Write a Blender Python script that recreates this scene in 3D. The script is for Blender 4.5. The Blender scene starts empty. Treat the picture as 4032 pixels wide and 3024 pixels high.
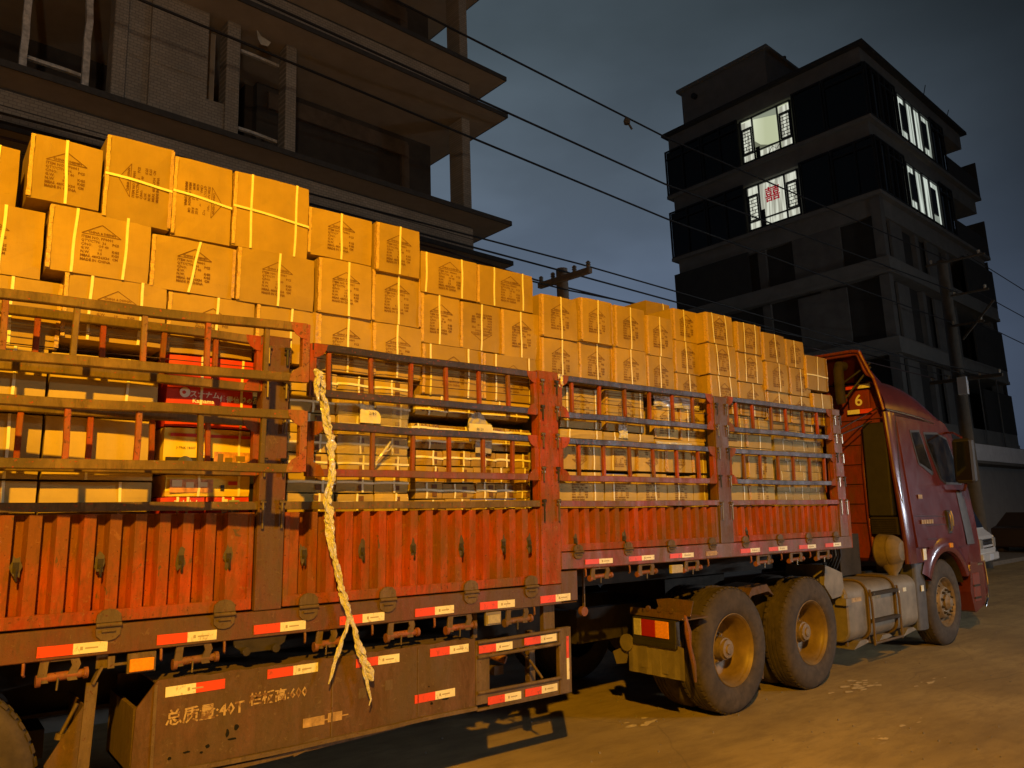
import bpy, math, random
from mathutils import Vector, Matrix, noise
random.seed(7)
R = math.radians
scene = bpy.context.scene
COL = scene.collection

# ------------------------------------------------------------------ camera
CAM = Vector((0.0, -4.2, 1.76))
cd = bpy.data.cameras.new("camera"); cam = bpy.data.objects.new("camera", cd); COL.objects.link(cam)
cd.sensor_width = 36.0; cd.lens = 27.03; cd.clip_start = 0.05; cd.clip_end = 600
cx, cy, cz = Vector((0.79007, -0.61291, -0.01115)), Vector((-0.08963, -0.13350, 0.98699)), Vector((-0.60643, -0.77879, -0.16041))
m = Matrix((cx, cy, cz)).transposed().to_4x4(); m.translation = CAM
cam.matrix_world = m
scene.camera = cam

# ------------------------------------------------------------------ colour management
vs = scene.view_settings
vs.view_transform = 'Standard'; vs.look = 'None'; vs.gamma = 1.0; vs.exposure = 0.0; vs.use_curve_mapping = False

# ------------------------------------------------------------------ night sky (low cloud lit by the town)
w = bpy.data.worlds.new("World"); scene.world = w; w.use_nodes = True
nt = w.node_tree; nt.nodes.clear()
out = nt.nodes.new('ShaderNodeOutputWorld'); bg = nt.nodes.new('ShaderNodeBackground')
tc = nt.nodes.new('ShaderNodeTexCoord')
sep = nt.nodes.new('ShaderNodeSeparateXYZ'); nt.links.new(tc.outputs['Generated'], sep.inputs[0])
rz = nt.nodes.new('ShaderNodeValToRGB'); nt.links.new(sep.outputs['Z'], rz.inputs[0])
cr = rz.color_ramp; cr.elements[0].position = 0.0; cr.elements[0].color = (0.125, 0.165, 0.255, 1)
cr.elements[1].position = 1.0; cr.elements[1].color = (0.045, 0.060, 0.070, 1)
for p, c in ((0.22, (0.108, 0.146, 0.222, 1)), (0.40, (0.096, 0.128, 0.168, 1)), (0.55, (0.078, 0.106, 0.128, 1))):
    e = cr.elements.new(p); e.color = c
dot = nt.nodes.new('ShaderNodeVectorMath'); dot.operation = 'DOT_PRODUCT'; dot.inputs[1].default_value = (0.36, 0.93, 0.0)
nt.links.new(tc.outputs['Generated'], dot.inputs[0])
mr = nt.nodes.new('ShaderNodeMapRange'); mr.interpolation_type = 'SMOOTHSTEP'
mr.inputs['From Min'].default_value = 0.46; mr.inputs['From Max'].default_value = 0.97
mr.inputs['To Min'].default_value = 0.13; mr.inputs['To Max'].default_value = 1.34
nt.links.new(dot.outputs['Value'], mr.inputs['Value'])
nz = nt.nodes.new('ShaderNodeTexNoise'); nz.inputs['Scale'].default_value = 2.2; nz.inputs['Detail'].default_value = 5; nz.inputs['Roughness'].default_value = .5
mp = nt.nodes.new('ShaderNodeMapping'); mp.inputs['Scale'].default_value = (1, 1, 2.2)
nt.links.new(tc.outputs['Generated'], mp.inputs[0]); nt.links.new(mp.outputs[0], nz.inputs['Vector'])
mr2 = nt.nodes.new('ShaderNodeMapRange'); mr2.inputs['From Min'].default_value = .3; mr2.inputs['From Max'].default_value = .7
mr2.inputs['To Min'].default_value = .68; mr2.inputs['To Max'].default_value = 1.18
nt.links.new(nz.outputs['Fac'], mr2.inputs['Value'])
mu = nt.nodes.new('ShaderNodeMath'); mu.operation = 'MULTIPLY'
nt.links.new(mr.outputs[0], mu.inputs[0]); nt.links.new(mr2.outputs[0], mu.inputs[1])
nt.links.new(rz.outputs['Color'], bg.inputs['Color']); nt.links.new(mu.outputs[0], bg.inputs['Strength'])
nt.links.new(bg.outputs[0], out.inputs[0])

# ------------------------------------------------------------------ lamps of the street and added fills
SODIUM = (1.0, 0.46, 0.014)
LAMP_POS = Vector((-1.8, -6.9, 6.4))
def point_lamp(name, pos, power, color, rad):
    l = bpy.data.lights.new(name, 'POINT'); l.energy = power; l.color = color; l.shadow_soft_size = rad
    o = bpy.data.objects.new(name, l); COL.objects.link(o); o.location = pos; return o
def spot_lamp(name, pos, target, power, color, rad, ang, blend):
    l = bpy.data.lights.new(name, 'SPOT'); l.energy = power; l.color = color; l.shadow_soft_size = rad
    l.spot_size = R(ang); l.spot_blend = blend
    o = bpy.data.objects.new(name, l); COL.objects.link(o); o.location = pos
    o.rotation_euler = (Vector(target) - Vector(pos)).to_track_quat('-Z', 'Y').to_euler(); return o
SODIUM_W = 5200
# hooded head, light below the horizontal only; the far spot is added fill
spot_lamp("sodium_light", LAMP_POS, LAMP_POS + Vector((0, 0.02, -1)), SODIUM_W, SODIUM, 0.09, 172, 0.08)
spot_lamp("far_sodium_fill", (27.0, -7.6, 6.6), (27.0, -7.58, 0), 260, SODIUM, 0.10, 172, 0.08)
# added upward fill at the lamp head, brightens the dark building fronts
spot_lamp("building_fill_light", LAMP_POS + Vector((0, 0, .02)), LAMP_POS + Vector((0, .02, 2)), 900, (1.0, 0.76, 0.55), 0.12, 178, 0.05)
# white tube across the road; an added canopy cuts it off above the gates
def area_lamp(name, pos, target, power, color, sx, sy):
    l = bpy.data.lights.new(name, 'AREA'); l.shape = 'RECTANGLE'; l.size = sx; l.size_y = sy; l.energy = power; l.color = color
    o = bpy.data.objects.new(name, l); COL.objects.link(o); o.location = pos
    o.rotation_euler = (Vector(target) - Vector(pos)).to_track_quat('-Z', 'Y').to_euler(); return o
area_lamp("shop_tube_light", (13.0, -8.6, 2.80), (6.5, 0.0, 2.4), 310, (0.80, 0.89, 1.0), 1.6, 0.05)
area_lamp("second_tube_light", (24.5, -8.9, 3.1), (21.5, 6.0, 1.2), 330, (0.80, 0.89, 1.0), 1.6, 0.06)

# ------------------------------------------------------------------ materials
MAT = {}
class NB:
    def __init__(s, name):
        s.m = bpy.data.materials.new(name); s.m.use_nodes = True; s.t = s.m.node_tree
        s.b = s.t.nodes['Principled BSDF']; MAT[name] = s.m
    def n(s, t, **k):
        x = s.t.nodes.new(t)
        for a, v in k.items():
            if a in x.inputs: x.inputs[a].default_value = v
            else: setattr(x, a, v)
        return x
    def l(s, a, b): s.t.links.new(a, b)
    def pos(s):
        g = s.n('ShaderNodeNewGeometry'); return g.outputs['Position']
    def noise(s, scale, detail=4, rough=.6, stretch=None, obj=False, dist=0):
        src = s.n('ShaderNodeTexCoord').outputs['Object'] if obj else s.pos()
        if stretch:
            mp = s.n('ShaderNodeMapping'); mp.inputs['Scale'].default_value = stretch; s.l(src, mp.inputs[0]); src = mp.outputs[0]
        z = s.n('ShaderNodeTexNoise', Scale=scale, Detail=detail, Roughness=rough, Distortion=dist); s.l(src, z.inputs['Vector']); return z.outputs['Fac']
    def ramp(s, f, a, b, ca=0., cb=1.):
        r = s.n('ShaderNodeMapRange'); r.inputs['From Min'].default_value = a; r.inputs['From Max'].default_value = b
        r.inputs['To Min'].default_value = ca; r.inputs['To Max'].default_value = cb; s.l(f, r.inputs['Value']); return r.outputs[0]
    def mix(s, f, a, b):
        x = s.n('ShaderNodeMix', data_type='RGBA')
        if isinstance(f, (int, float)): x.inputs[0].default_value = f
        else: s.l(f, x.inputs[0])
        for i, c in ((6, a), (7, b)):
            if isinstance(c, tuple): x.inputs[i].default_value = (*c, 1)
            else: s.l(c, x.inputs[i])
        return x.outputs[2]
    def mul(s, c, f):
        x = s.n('ShaderNodeVectorMath', operation='SCALE'); 
        if isinstance(c, tuple): x.inputs[0].default_value = c
        else: s.l(c, x.inputs[0])
        s.l(f, x.inputs['Scale']); return x.outputs[0]
    def col(s, c):
        if isinstance(c, tuple): s.b.inputs['Base Color'].default_value = (*c, 1)
        else: s.l(c, s.b.inputs['Base Color'])
        return s
    def rough(s, r):
        if isinstance(r, (int, float)): s.b.inputs['Roughness'].default_value = r
        else: s.l(r, s.b.inputs['Roughness'])
        return s
    def bump(s, h, st=.3, d=.01):
        x = s.n('ShaderNodeBump', Strength=st, Distance=d); s.l(h, x.inputs['Height']); s.l(x.outputs[0], s.b.inputs['Normal']); return s

def paint(name, base, dirt, rust=(.10, .035, .012), amt=.5, chips=.62, rough=.5, metal=None, streak=True, spec=.5, stain=.5):
    b = NB(name)
    f1 = b.noise(2.6, 7, .68, (1, 1, .6))
    f2 = b.noise(34, 6, .75, (1, 1, .16) if streak else None)
    f3 = b.noise(60, 4, .65)
    f4 = b.noise(9, 6, .75, (1, 1, .30), dist=.6)
    f5 = b.noise(13, 5, .6, (1.6, 1, .8), dist=.8)
    f6 = b.noise(24, 6, .75, dist=1.0)
    c = b.mix(b.ramp(f4, .40, .62, 0, .75), base, tuple(x * .50 for x in base))
    c = b.mix(b.ramp(f1, .60 - amt * .34, .70 - amt * .2, 0, .9), c, dirt)
    c = b.mix(b.ramp(f2, .52, .66, 0, .65), c, tuple(x * .7 for x in dirt))
    c = b.mix(b.ramp(f6, .60, .63, 0, .55), c, tuple(min(1, x * 1.5 + .02) for x in dirt))
    c = b.mix(b.ramp(f5, .66, .70, 0, stain), c, (.085, .070, .034))
    c = b.mix(b.ramp(f3, chips, chips + .04), c, rust)
    b.col(c); b.rough(b.ramp(f4, .3, .7, rough * .7, min(1, rough * 1.5)))
    b.b.inputs['Specular IOR Level'].default_value = spec
    if metal: b.b.inputs['Metallic'].default_value = metal
    b.bump(f6, .35, .006)
    return b.m
def plain(name, c, rough=.6, metal=0., var=.25, scale=12, bump=.15):
    b = NB(name); f = b.noise(scale, 5, .6)
    b.col(b.mul(c, b.ramp(f, .25, .75, 1 - var, 1 + var))); b.rough(rough); b.b.inputs['Metallic'].default_value = metal
    if bump: b.bump(f, bump, .006)
    return b.m
def emit(name, c, st):
    b = NB(name); b.b.inputs['Base Color'].default_value = (0, 0, 0, 1); b.b.inputs['Emission Color'].default_value = (*c, 1)
    b.b.inputs['Emission Strength'].default_value = st; return b.m

RED = (.40, .066, .012)
paint('red_paint', RED, (.17, .085, .030), amt=.50, rough=.65, spec=.3)
paint('red_panel', (.44, .074, .009), (.19, .078, .018), amt=.58, chips=.645, rough=.8, spec=.25, stain=.8)
paint('red_rail', (.30, .050, .022), (.15, .085, .04), amt=.60, rough=.5)
paint('worn_rail', (.23, .15, .062), (.10, .072, .034), rust=(.34, .055, .015), amt=.55, chips=.635, rough=.6, spec=.3)
paint('loose_stile', (.38, .085, .03), (.22, .14, .06), amt=.5, chips=.58, rough=.6)
paint('dirty_post', (.18, .048, .017), (.11, .066, .028), amt=.72, chips=.6, rough=.55)
paint('dark_rail', (.045, .035, .035), (.10, .06, .04), rust=(.28, .06, .03), amt=.35, chips=.60, rough=.42, metal=.25, spec=.7)
paint('brown_plate', (.140, .070, .030), (.10, .066, .028), rust=(.22, .055, .02), amt=.5, chips=.72, rough=.8, streak=False)
paint('dusty_steel', (.17, .115, .06), (.11, .075, .04), amt=.5, rough=.7)
paint('winch_paint', (.30, .10, .05), (.14, .085, .045), amt=.45, chips=.6, rough=.6)
b = NB('cab_red'); f = b.noise(1.6, 4, .6); g = b.noise(10, 5, .65, (1, 1, .5))
c = b.mix(b.ramp(f, .35, .7), (.105, .020, .017), (.140, .028, .024)); c = b.mix(b.ramp(g, .55, .75, 0, .35), c, (.12, .055, .042))
b.col(c); b.rough(b.ramp(g, .35, .7, .17, .23)); b.b.inputs['Specular IOR Level'].default_value = .9; b.bump(f, .02, .004)
paint('cab_inner_red', (.25, .042, .015), (.15, .055, .025), amt=.3, chips=.75, rough=.35)
plain('dark_plastic', (.030, .027, .024), .55)
plain('grey_plastic', (.085, .08, .075), .45, var=.3)
plain('dusty_tank', (.25, .21, .15), .6, .3, .35, 5)
plain('dusty_can', (.20, .15, .08), .7, 0, .35, 7)
plain('chassis', (.035, .027, .018), .9, var=.4)
plain('black_hole', (.004, .004, .004), 1, var=0, bump=0)
plain('pin_steel', (.30, .25, .18), .35, .8)
plain('hub_steel', (.24, .17, .09), .6, .3, .35, 20)
plain('rim_paint', (.215, .145, .058), .5, .1, .30, 9)
paint('stain', (.085, .060, .026), (.11, .085, .04), amt=.5, rough=.9)
plain('hose', (.06, .05, .035), .6)
plain('wire_black', (.006, .006, .007), .6, var=0, bump=0)
plain('wire_brown', (.060, .035, .035), .6, var=0, bump=0)
plain('pole_head', (.48, .42, .34), .9, var=.15)
plain('concrete', (.20, .175, .14), .9, var=.25, scale=6)
plain('pole_concrete', (.085, .075, .06), .9, var=.2, scale=8)
plain('slab_edge', (.045, .042, .038), .8)
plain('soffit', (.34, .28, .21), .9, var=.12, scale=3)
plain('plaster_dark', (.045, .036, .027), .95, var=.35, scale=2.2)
plain('bare_beam', (.10, .07, .045), .95, var=.4, scale=3)
plain('pipe_rough', (.48, .45, .40), .8, var=.5, scale=14)
plain('tower_wall', (.045, .043, .040), .9, var=.15, scale=2)
plain('tower_band', (.20, .195, .18), .9, var=.15, scale=2)
plain('tower_frame', (.014, .014, .015), .5, var=0, bump=0)
plain('tower_pale', (.15, .145, .135), .9, var=.2, scale=2)
plain('shop_wall', (.30, .31, .32), .8, var=.12, scale=2)
plain('shop_sign', (.75, .78, .82), .6, var=.12, scale=3)
plain('strap_yellow', (.96, .93, .60), .45, var=.08, scale=30, bump=0)
plain('strap_pale', (.90, .86, .60), .4, var=.08, scale=30, bump=0)
plain('print_ink', (.165, .075, .022), .8, var=.2, scale=60, bump=0)
plain('paper', (.80, .75, .50), .8, var=.1)
plain('bag_pale', (.45, .42, .34), .6, var=.15)
for n_, c_, d_ in (('tape_red', (.88, .080, .02), (.30, .07, .03)), ('tape_white', (.95, .93, .72), (.40, .30, .16))):
    b = NB(n_); f = b.noise(30, 6, .75, (1, 1, .6), dist=.8); g = b.noise(3.5, 4, .6)
    b.col(b.mix(b.ramp(f, .56, .64, 0, .65), b.mix(b.ramp(g, .45, .7, 0, .4), c_, d_), d_)); b.rough(.45)
plain('tape_faded', (.42, .28, .12), .6, var=.5, scale=30, bump=0)
plain('tape_ink', (.45, .38, .22), .6, var=0, bump=0)
b = NB('white_worn'); b.col(b.mix(b.ramp(b.noise(34, 5, .7), .44, .54), (.20, .105, .045), (.52, .38, .19))); b.rough(.85)
plain('lens_red', (.36, .02, .012), .25, var=.1, bump=0)
plain('lens_amber', (.85, .33, .02), .25, var=.2, scale=60, bump=0)
plain('lens_clear', (.45, .42, .36), .2, var=.2, scale=40, bump=0)
plain('chrome', (.75, .76, .78), .12, 1., .0, bump=0)
plain('white_van', (.80, .79, .75), .25, var=.08)
plain('dark_car', (.035, .022, .015), .3, var=.1)
plain('dark_leaves', (.02, .028, .018), .9, var=.5)
plain('carton_red', (.62, .045, .018), .5, var=.08, bump=0)
plain('carton_yellow', (.85, .62, .07), .5, var=.06, bump=0)
plain('print_white', (.85, .82, .70), .5, var=0, bump=0)
plain('print_photo', (.62, .30, .12), .5, var=.6, scale=28, bump=0)
plain('print_blue', (.09, .11, .24), .5, var=.2, bump=0)
plain('sticker_blue', (.30, .36, .50), .5, var=.2, bump=0)
plain('print_black', (.03, .025, .02), .5, var=0, bump=0)
plain('dried_mud', (.66, .55, .36), .9, var=.3, scale=40)
plain('kerb_stone', (.20, .19, .17), .9)
plain('ceramic', (.45, .42, .36), .3, var=0, bump=0)
emit('tube_white', (.85, .92, 1), 6)
emit('sodium_glass', (1, .5, .08), 30)
emit('red_curtain_sign', (.34, .006, .018), .8)

def cardboard(name, c, k=1.):
    b = NB(name)
    oi = b.n('ShaderNodeObjectInfo').outputs['Random']
    f = b.noise(5, 4, .6); g = b.noise(3.0, 3, .5, (1, 1, .25)); h = b.noise(160, 2, .5, (1, 1, .06))
    v = b.ramp(oi, 0, 1, .80, 1.10)
    cc = b.mul(b.mul(c, v), b.ramp(f, .3, .7, .86, 1.10))
    dk = b.noise(22, 6, .7, dist=1.5); cc = b.mix(b.ramp(dk, .64, .72, 0, .35), cc, tuple(x * .55 for x in c))
    cc = b.mix(b.ramp(g, .55, .70, 0, .45), cc, tuple(x * .72 for x in c))
    b.col(cc); b.rough(b.ramp(h, .3, .7, .62, .8)); b.bump(h, .12, .002)
cardboard('cardboard', (.42, .285, .060))
cardboard('cardboard_brown', (.52, .385, .10))
cardboard('cardboard_lit', (.55, .415, .13))  # brighter light on the rows behind the gates put into the colour
b = NB('tape_clear'); b.col((.60, .40, .16)); b.rough(b.ramp(b.noise(40, 3), .35, .6, .10, .5)); b.bump(b.noise(60, 3, .6), .9, .01)
b = NB('rubber'); f = b.noise(14, 6, .65); g2 = b.noise(3.2, 4, .6)
b.col(b.mix(b.ramp(f, .35, .7), b.mix(b.ramp(g2, .35, .7), (.060, .046, .032), (.105, .080, .053)), (.040, .030, .022))); b.rough(.85); b.bump(f, .3, .006)
b = NB('rubber_dark'); b.col((.012, .010, .009)); b.rough(.9)
b = NB('glass_dark'); b.col((.008, .009, .010)); b.rough(.08); b.b.inputs['Specular IOR Level'].default_value = .7
b = NB('glass_cab'); b.col(b.mix(b.ramp(b.noise(6, 3), .4, .7), (.012, .012, .012), (.045, .042, .036))); b.rough(.06); b.b.inputs['Specular IOR Level'].default_value = .9
b = NB('stretch_film'); b.b.inputs['Base Color'].default_value = (.75, .72, .64, 1); b.rough(.12)
b.b.inputs['Alpha'].default_value = .22; b.bump(b.noise(30, 4, .6, (1, 1, 3)), 1.0, .03); b.b.inputs['Specular IOR Level'].default_value = 1.0
b = NB('film_twist'); b.col(b.mix(b.ramp(b.noise(60, 4, .7, (1, 1, .4)), .4, .6), (1, 1, 1), (.90, .90, .88))); b.rough(.16)
b.b.inputs['Coat Weight'].default_value = 1.0; b.b.inputs['Coat Roughness'].default_value = .12; b.bump(b.noise(110, 4, .7, (1, 1, .5)), 1.0, .02); b.b.inputs['Specular IOR Level'].default_value = 1.0
# tile-faced walls
b = NB('tile_wall')
mp = b.n('ShaderNodeMapping'); tcn = b.n('ShaderNodeTexCoord'); b.l(tcn.outputs['Object'], mp.inputs[0]); mp.inputs['Rotation'].default_value = (R(90), 0, 0)
br = b.n('ShaderNodeTexBrick', Scale=1.0); br.inputs['Brick Width'].default_value = .10; br.inputs['Row Height'].default_value = .05; br.inputs['Mortar Size'].default_value = .006
br.inputs['Color1'].default_value = (.33, .29, .23, 1); br.inputs['Color2'].default_value = (.27, .235, .185, 1); br.inputs['Mortar'].default_value = (.19, .165, .13, 1)
b.l(mp.outputs[0], br.inputs['Vector']); b.col(b.mul(br.outputs['Color'], b.ramp(b.noise(1.2, 4), .3, .7, .8, 1.15))); b.rough(.7)
b.bump(br.outputs['Fac'], -.4, .01)
# road
b = NB('road')
f1 = b.noise(.55, 6, .65); f2 = b.noise(7, 7, .75, (.30, 1, 1)); f3 = b.noise(150, 3, .75); f4 = b.noise(1.9, 7, .72, (.45, 1, 1), dist=1.8); f5 = b.noise(1.1, 3, .5, (.10, 1.6, 1)); f6 = b.noise(.9, 8, .8, dist=2.5)
c = b.mix(b.ramp(f1, .38, .66), (.32, .235, .100), (.52, .395, .180))
c = b.mix(b.ramp(f2, .45, .72, 0, .65), c, (.17, .125, .066))
c = b.mix(b.ramp(f5, .52, .66, 0, .40), c, (.14, .105, .060))
c = b.mix(b.ramp(f3, .52, .72, 0, .6), c, (.52, .43, .27))
c = b.mix(b.ramp(f3, .46, .34, 0, .6), c, (.08, .06, .035))
c = b.mix(b.ramp(f4, .66, .72, 0, .6), c, (.60, .50, .33))
vo = b.n('ShaderNodeTexVoronoi', feature='DISTANCE_TO_EDGE', Scale=.42); wn = b.n('ShaderNodeTexNoise', Scale=2.2, Detail=6); mxv = b.n('ShaderNodeMix', data_type='VECTOR'); mxv.inputs[0].default_value = .12
b.l(b.pos(), wn.inputs['Vector']); b.l(b.pos(), mxv.inputs[4]); b.l(wn.outputs['Color'], mxv.inputs[5]); b.l(mxv.outputs[1], vo.inputs['Vector'])
ck = b.ramp(vo.outputs['Distance'], .0, .004, .28, 0)
c = b.mix(ck, c, (.05, .038, .024))
c = b.mix(b.ramp(f6, .68, .74, 0, .5), c, (.13, .098, .055))
b.col(c); b.rough(b.ramp(f2, .3, .7, .65, .95)); b.bump(f3, .7, .008)
# lit rooms behind glass
def lit(name, c1, c2, st, sc):
    b = NB(name); f = b.noise(sc, 2, .4, (1, 1, .06)); cc = b.mix(b.ramp(f, .42, .58), c1, c2)
    b.b.inputs['Base Color'].default_value = (0, 0, 0, 1); b.l(cc, b.b.inputs['Emission Color']); b.b.inputs['Emission Strength'].default_value = st
lit('room_light', (.50, .54, .34), (.74, .78, .58), .95, .55)
lit('curtain_light', (.34, .34, .27), (.66, .68, .56), 1.0, 9)
lit('curtain_cold', (.22, .25, .21), (.58, .64, .57), 1.0, 6)
lit('ceiling_light', (.30, .33, .24), (.40, .42, .30), .8, .8)
lit('room_corner', (.16, .17, .11), (.24, .25, .17), .8, .8)

# ------------------------------------------------------------------ mesh helpers
class MB:
    def __init__(s): s.v = []; s.f = []; s.mi = []; s.smooth = []
    def add(s, vs, fs, mi=0, sm=False):
        o = len(s.v); s.v += [tuple(v) for v in vs]
        for f in fs: s.f.append([i + o for i in f]); s.mi.append(mi); s.smooth.append(sm)
        return s
    def box(s, x0, x1, y0, y1, z0, z1, mi=0):
        vs = [(x, y, z) for z in (z0, z1) for y in (y0, y1) for x in (x0, x1)]
        return s.add(vs, [(0, 2, 3, 1), (4, 5, 7, 6), (0, 1, 5, 4), (2, 6, 7, 3), (0, 4, 6, 2), (1, 3, 7, 5)], mi)
    def bar(s, p0, p1, w, h, mi=0, seg=1, sag=0., up=(0, 0, 1)):
        p0 = Vector(p0); p1 = Vector(p1); d = (p1 - p0); L = d.length; d.normalize()
        up = Vector(up); 
        if abs(d.dot(up)) > .98: up = Vector((0, 1, 0))
        side = d.cross(up).normalized(); u = side.cross(d).normalized()
        vs = []; 
        for i in range(seg + 1):
            t = i / seg; c = p0.lerp(p1, t)
            if sag: c = c + u * (noise.noise(Vector((c.x * 2.1, c.y * 5 + 3.3, c.z * 9))) * sag) + side * (noise.noise(Vector((c.x * 1.7 + 9, c.z * 7, 1))) * sag)
            for a, b_ in ((-1, -1), (1, -1), (1, 1), (-1, 1)): vs.append(c + side * (a * w / 2) + u * (b_ * h / 2))
        fs = [(0, 1, 2, 3), tuple(4 * seg + k for k in (3, 2, 1, 0))]
        for i in range(seg):
            for k in range(4):
                a = 4 * i + k; b_ = 4 * i + (k + 1) % 4; fs.append((b_, a, a + 4, b_ + 4))
        return s.add(vs, fs, mi)
    def tube(s, pts, r, n=8, mi=0, caps=True, sm=True):
        pts = [Vector(p) for p in pts]; vs = []; N = len(pts)
        rr = r if isinstance(r, (list, tuple)) else [r] * N
        prev = None
        for i, p in enumerate(pts):
            d = (pts[min(i + 1, N - 1)] - pts[max(i - 1, 0)]).normalized()
            if prev is None: a = d.orthogonal().normalized()
            else: a = (prev - d * prev.dot(d)).normalized()
            prev = a; b_ = d.cross(a)
            for k in range(n):
                t = 2 * math.pi * k / n; vs.append(p + (a * math.cos(t) + b_ * math.sin(t)) * rr[i])
        fs = []
        for i in range(N - 1):
            for k in range(n):
                fs.append((i * n + k, i * n + (k + 1) % n, (i + 1) * n + (k + 1) % n, (i + 1) * n + k))
        s.add(vs, fs, mi, sm)
        if caps: s.add(vs[:n], [tuple(reversed(range(n)))], mi); s.add(vs[-n:], [tuple(range(n))], mi)
        return s
    def prism(s, poly, fn0, fn1, mi=0, sm=False):
        n = len(poly); vs = [fn0(*p) for p in poly] + [fn1(*p) for p in poly]
        fs = [tuple(range(n)), tuple(reversed(range(n, 2 * n)))]
        s.add(vs, fs, mi)
        s.add(vs, [(i + n, (i + 1) % n + n, (i + 1) % n, i) for i in range(n)], mi, sm)
        return s
    def lathe(s, prof, axis='y', c=(0, 0, 0), n=32, mi=0, sm=True, a0=0, a1=360):
        vs = []; c = Vector(c); full = abs(a1 - a0) >= 360; m_ = n if full else n + 1
        for (r, h) in prof:
            for k in range(m_):
                t = R(a0) + R(a1 - a0) * k / n
                a, b_ = r * math.cos(t), r * math.sin(t)
                p = {'y': (a, h, b_), 'x': (h, a, b_), 'z': (a, b_, h)}[axis]; vs.append(c + Vector(p))
        fs = []
        for i in range(len(prof) - 1):
            for k in range(n):
                k2 = (k + 1) % m_ if full else k + 1
                fs.append((i * m_ + k, i * m_ + k2, (i + 1) * m_ + k2, (i + 1) * m_ + k))
        return s.add(vs, fs, mi, sm)
    def mesh(s, name, mats):
        me = bpy.data.meshes.new(name); me.from_pydata(s.v, [], s.f)
        for mm in (mats if isinstance(mats, (list, tuple)) else [mats]): me.materials.append(MAT[mm])
        me.polygons.foreach_set('material_index', s.mi); me.polygons.foreach_set('use_smooth', s.smooth)
        me.update()
        if any(s.smooth): me.set_sharp_from_angle(angle=R(38))
        return me
    def build(s, name, mats, parent=None, bevel=0, loc=None, recalc=True):
        me = s.mesh(name, mats)
        if recalc:
            import bmesh
            bm = bmesh.new(); bm.from_mesh(me); bmesh.ops.recalc_face_normals(bm, faces=bm.faces); bm.to_mesh(me); bm.free()
        return put(name, me, parent, bevel, loc)
def put(name, me, parent=None, bevel=0, loc=None, rot=None):
    o = bpy.data.objects.new(name, me); COL.objects.link(o)
    if parent: o.parent = parent
    if loc is not None: o.location = loc
    if rot is not None: o.rotation_euler = rot
    if bevel:
        md = o.modifiers.new('bevel', 'BEVEL'); md.width = bevel; md.segments = 1; md.limit_method = 'ANGLE'; md.angle_limit = R(40)
    return o
def tag(o, label=None, cat=None, group=None, kind=None):
    if label: o['label'] = label
    if cat: o['category'] = cat
    if group: o['group'] = group
    if kind: o['kind'] = kind
    return o
def empty(name, loc=(0, 0, 0), label=None, cat=None, group=None, rz=0):
    o = bpy.data.objects.new(name, None); COL.objects.link(o); o.location = loc; o.rotation_euler = (0, 0, rz); o.empty_display_size = .2
    return tag(o, label, cat, group)
def text_mesh(body, size, mat, align='LEFT', res=1, sx=1., extr=0., bold=0.):
    cu = bpy.data.curves.new('text', 'FONT'); cu.body = body; cu.size = size; cu.resolution_u = res; cu.align_x = align; cu.extrude = extr; cu.offset = bold
    cu.space_line = .95
    o = bpy.data.objects.new('text', cu); COL.objects.link(o); o.scale = (sx, 1, 1)
    dg = bpy.context.evaluated_depsgraph_get(); dg.update()
    me = bpy.data.meshes.new_from_object(o.evaluated_get(dg)); 
    for v in me.vertices: v.co.x *= sx
    me.materials.clear(); me.materials.append(MAT[mat])
    bpy.data.objects.remove(o); bpy.data.curves.remove(cu); return me
FACE = (R(90), 0, 0)      # text standing in the x-z plane, read from -y
# ================================================================== the ground
road = MB(); NX = 60
road.add([(-150, -150, 0), (150, -150, 0), (150, 150, 0), (-150, 150, 0)], [(0, 1, 2, 3)])
tag(road.build('road', 'road', recalc=False), 'dusty worn asphalt road', kind='structure')
pv = MB(); pv.add([(-40, 0, 0), (120, 0, 0), (120, 30, 0), (-40, 30, 0), (-40, 0, .12), (120, 0, .12), (120, 30, .12), (-40, 30, .12)],
                 [(0, 1, 5, 4), (4, 5, 6, 7), (1, 2, 6, 5), (3, 0, 4, 7)])
o = pv.build('pavement', 'concrete', loc=(0, 3.3, -.005), recalc=False); o.rotation_euler = (0, 0, .0755); tag(o, 'concrete pavement in front of the buildings', kind='structure')
# a few loose stones and litter on the road
st = MB()
for i in range(420):
    x = random.uniform(2.5, 14); y = random.uniform(-2.5, 2.5); r_ = random.uniform(.004, .014)
    st.add([(x - r_, y - r_ * .7, 0), (x + r_, y - r_ * .5, 0), (x + r_ * .6, y + r_, 0), (x - r_ * .5, y + r_ * .8, 0), (x, y, r_ * 1.1)], [(0, 1, 4), (1, 2, 4), (2, 3, 4), (3, 0, 4)])
tag(st.build('road_grit', 'concrete', recalc=False), 'small grit scattered on the road', kind='stuff')

sm_ = MB()
for (cx_, cy_, n_, sx_, sy_) in ((7.55, .02, 26, .35, .07), (8.1, -.35, 8, .3, .05), (6.3, -1.0, 7, .5, .04), (9.0, -1.2, 8, .7, .05), (5.0, .5, 6, .2, .05), (10.5, -1.6, 8, .8, .06)):
    for q_ in range(n_):
        x, y = random.gauss(cx_, sx_ * .5), random.gauss(cy_, sy_); r_ = random.uniform(.008, .035)
        poly = [(x + 2.2 * r_ * math.cos(t) * random.uniform(.5, 1.2), y + r_ * math.sin(t) * random.uniform(.4, 1.2), .004 + q_ * .00005) for t in [k * .9 for k in range(7)]]
        sm_.add(poly, [tuple(range(7))])
tag(sm_.build('dried_mud', 'dried_mud', recalc=False), 'pale dried mud scuffs on the road beside the wheels', kind='stuff')
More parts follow.
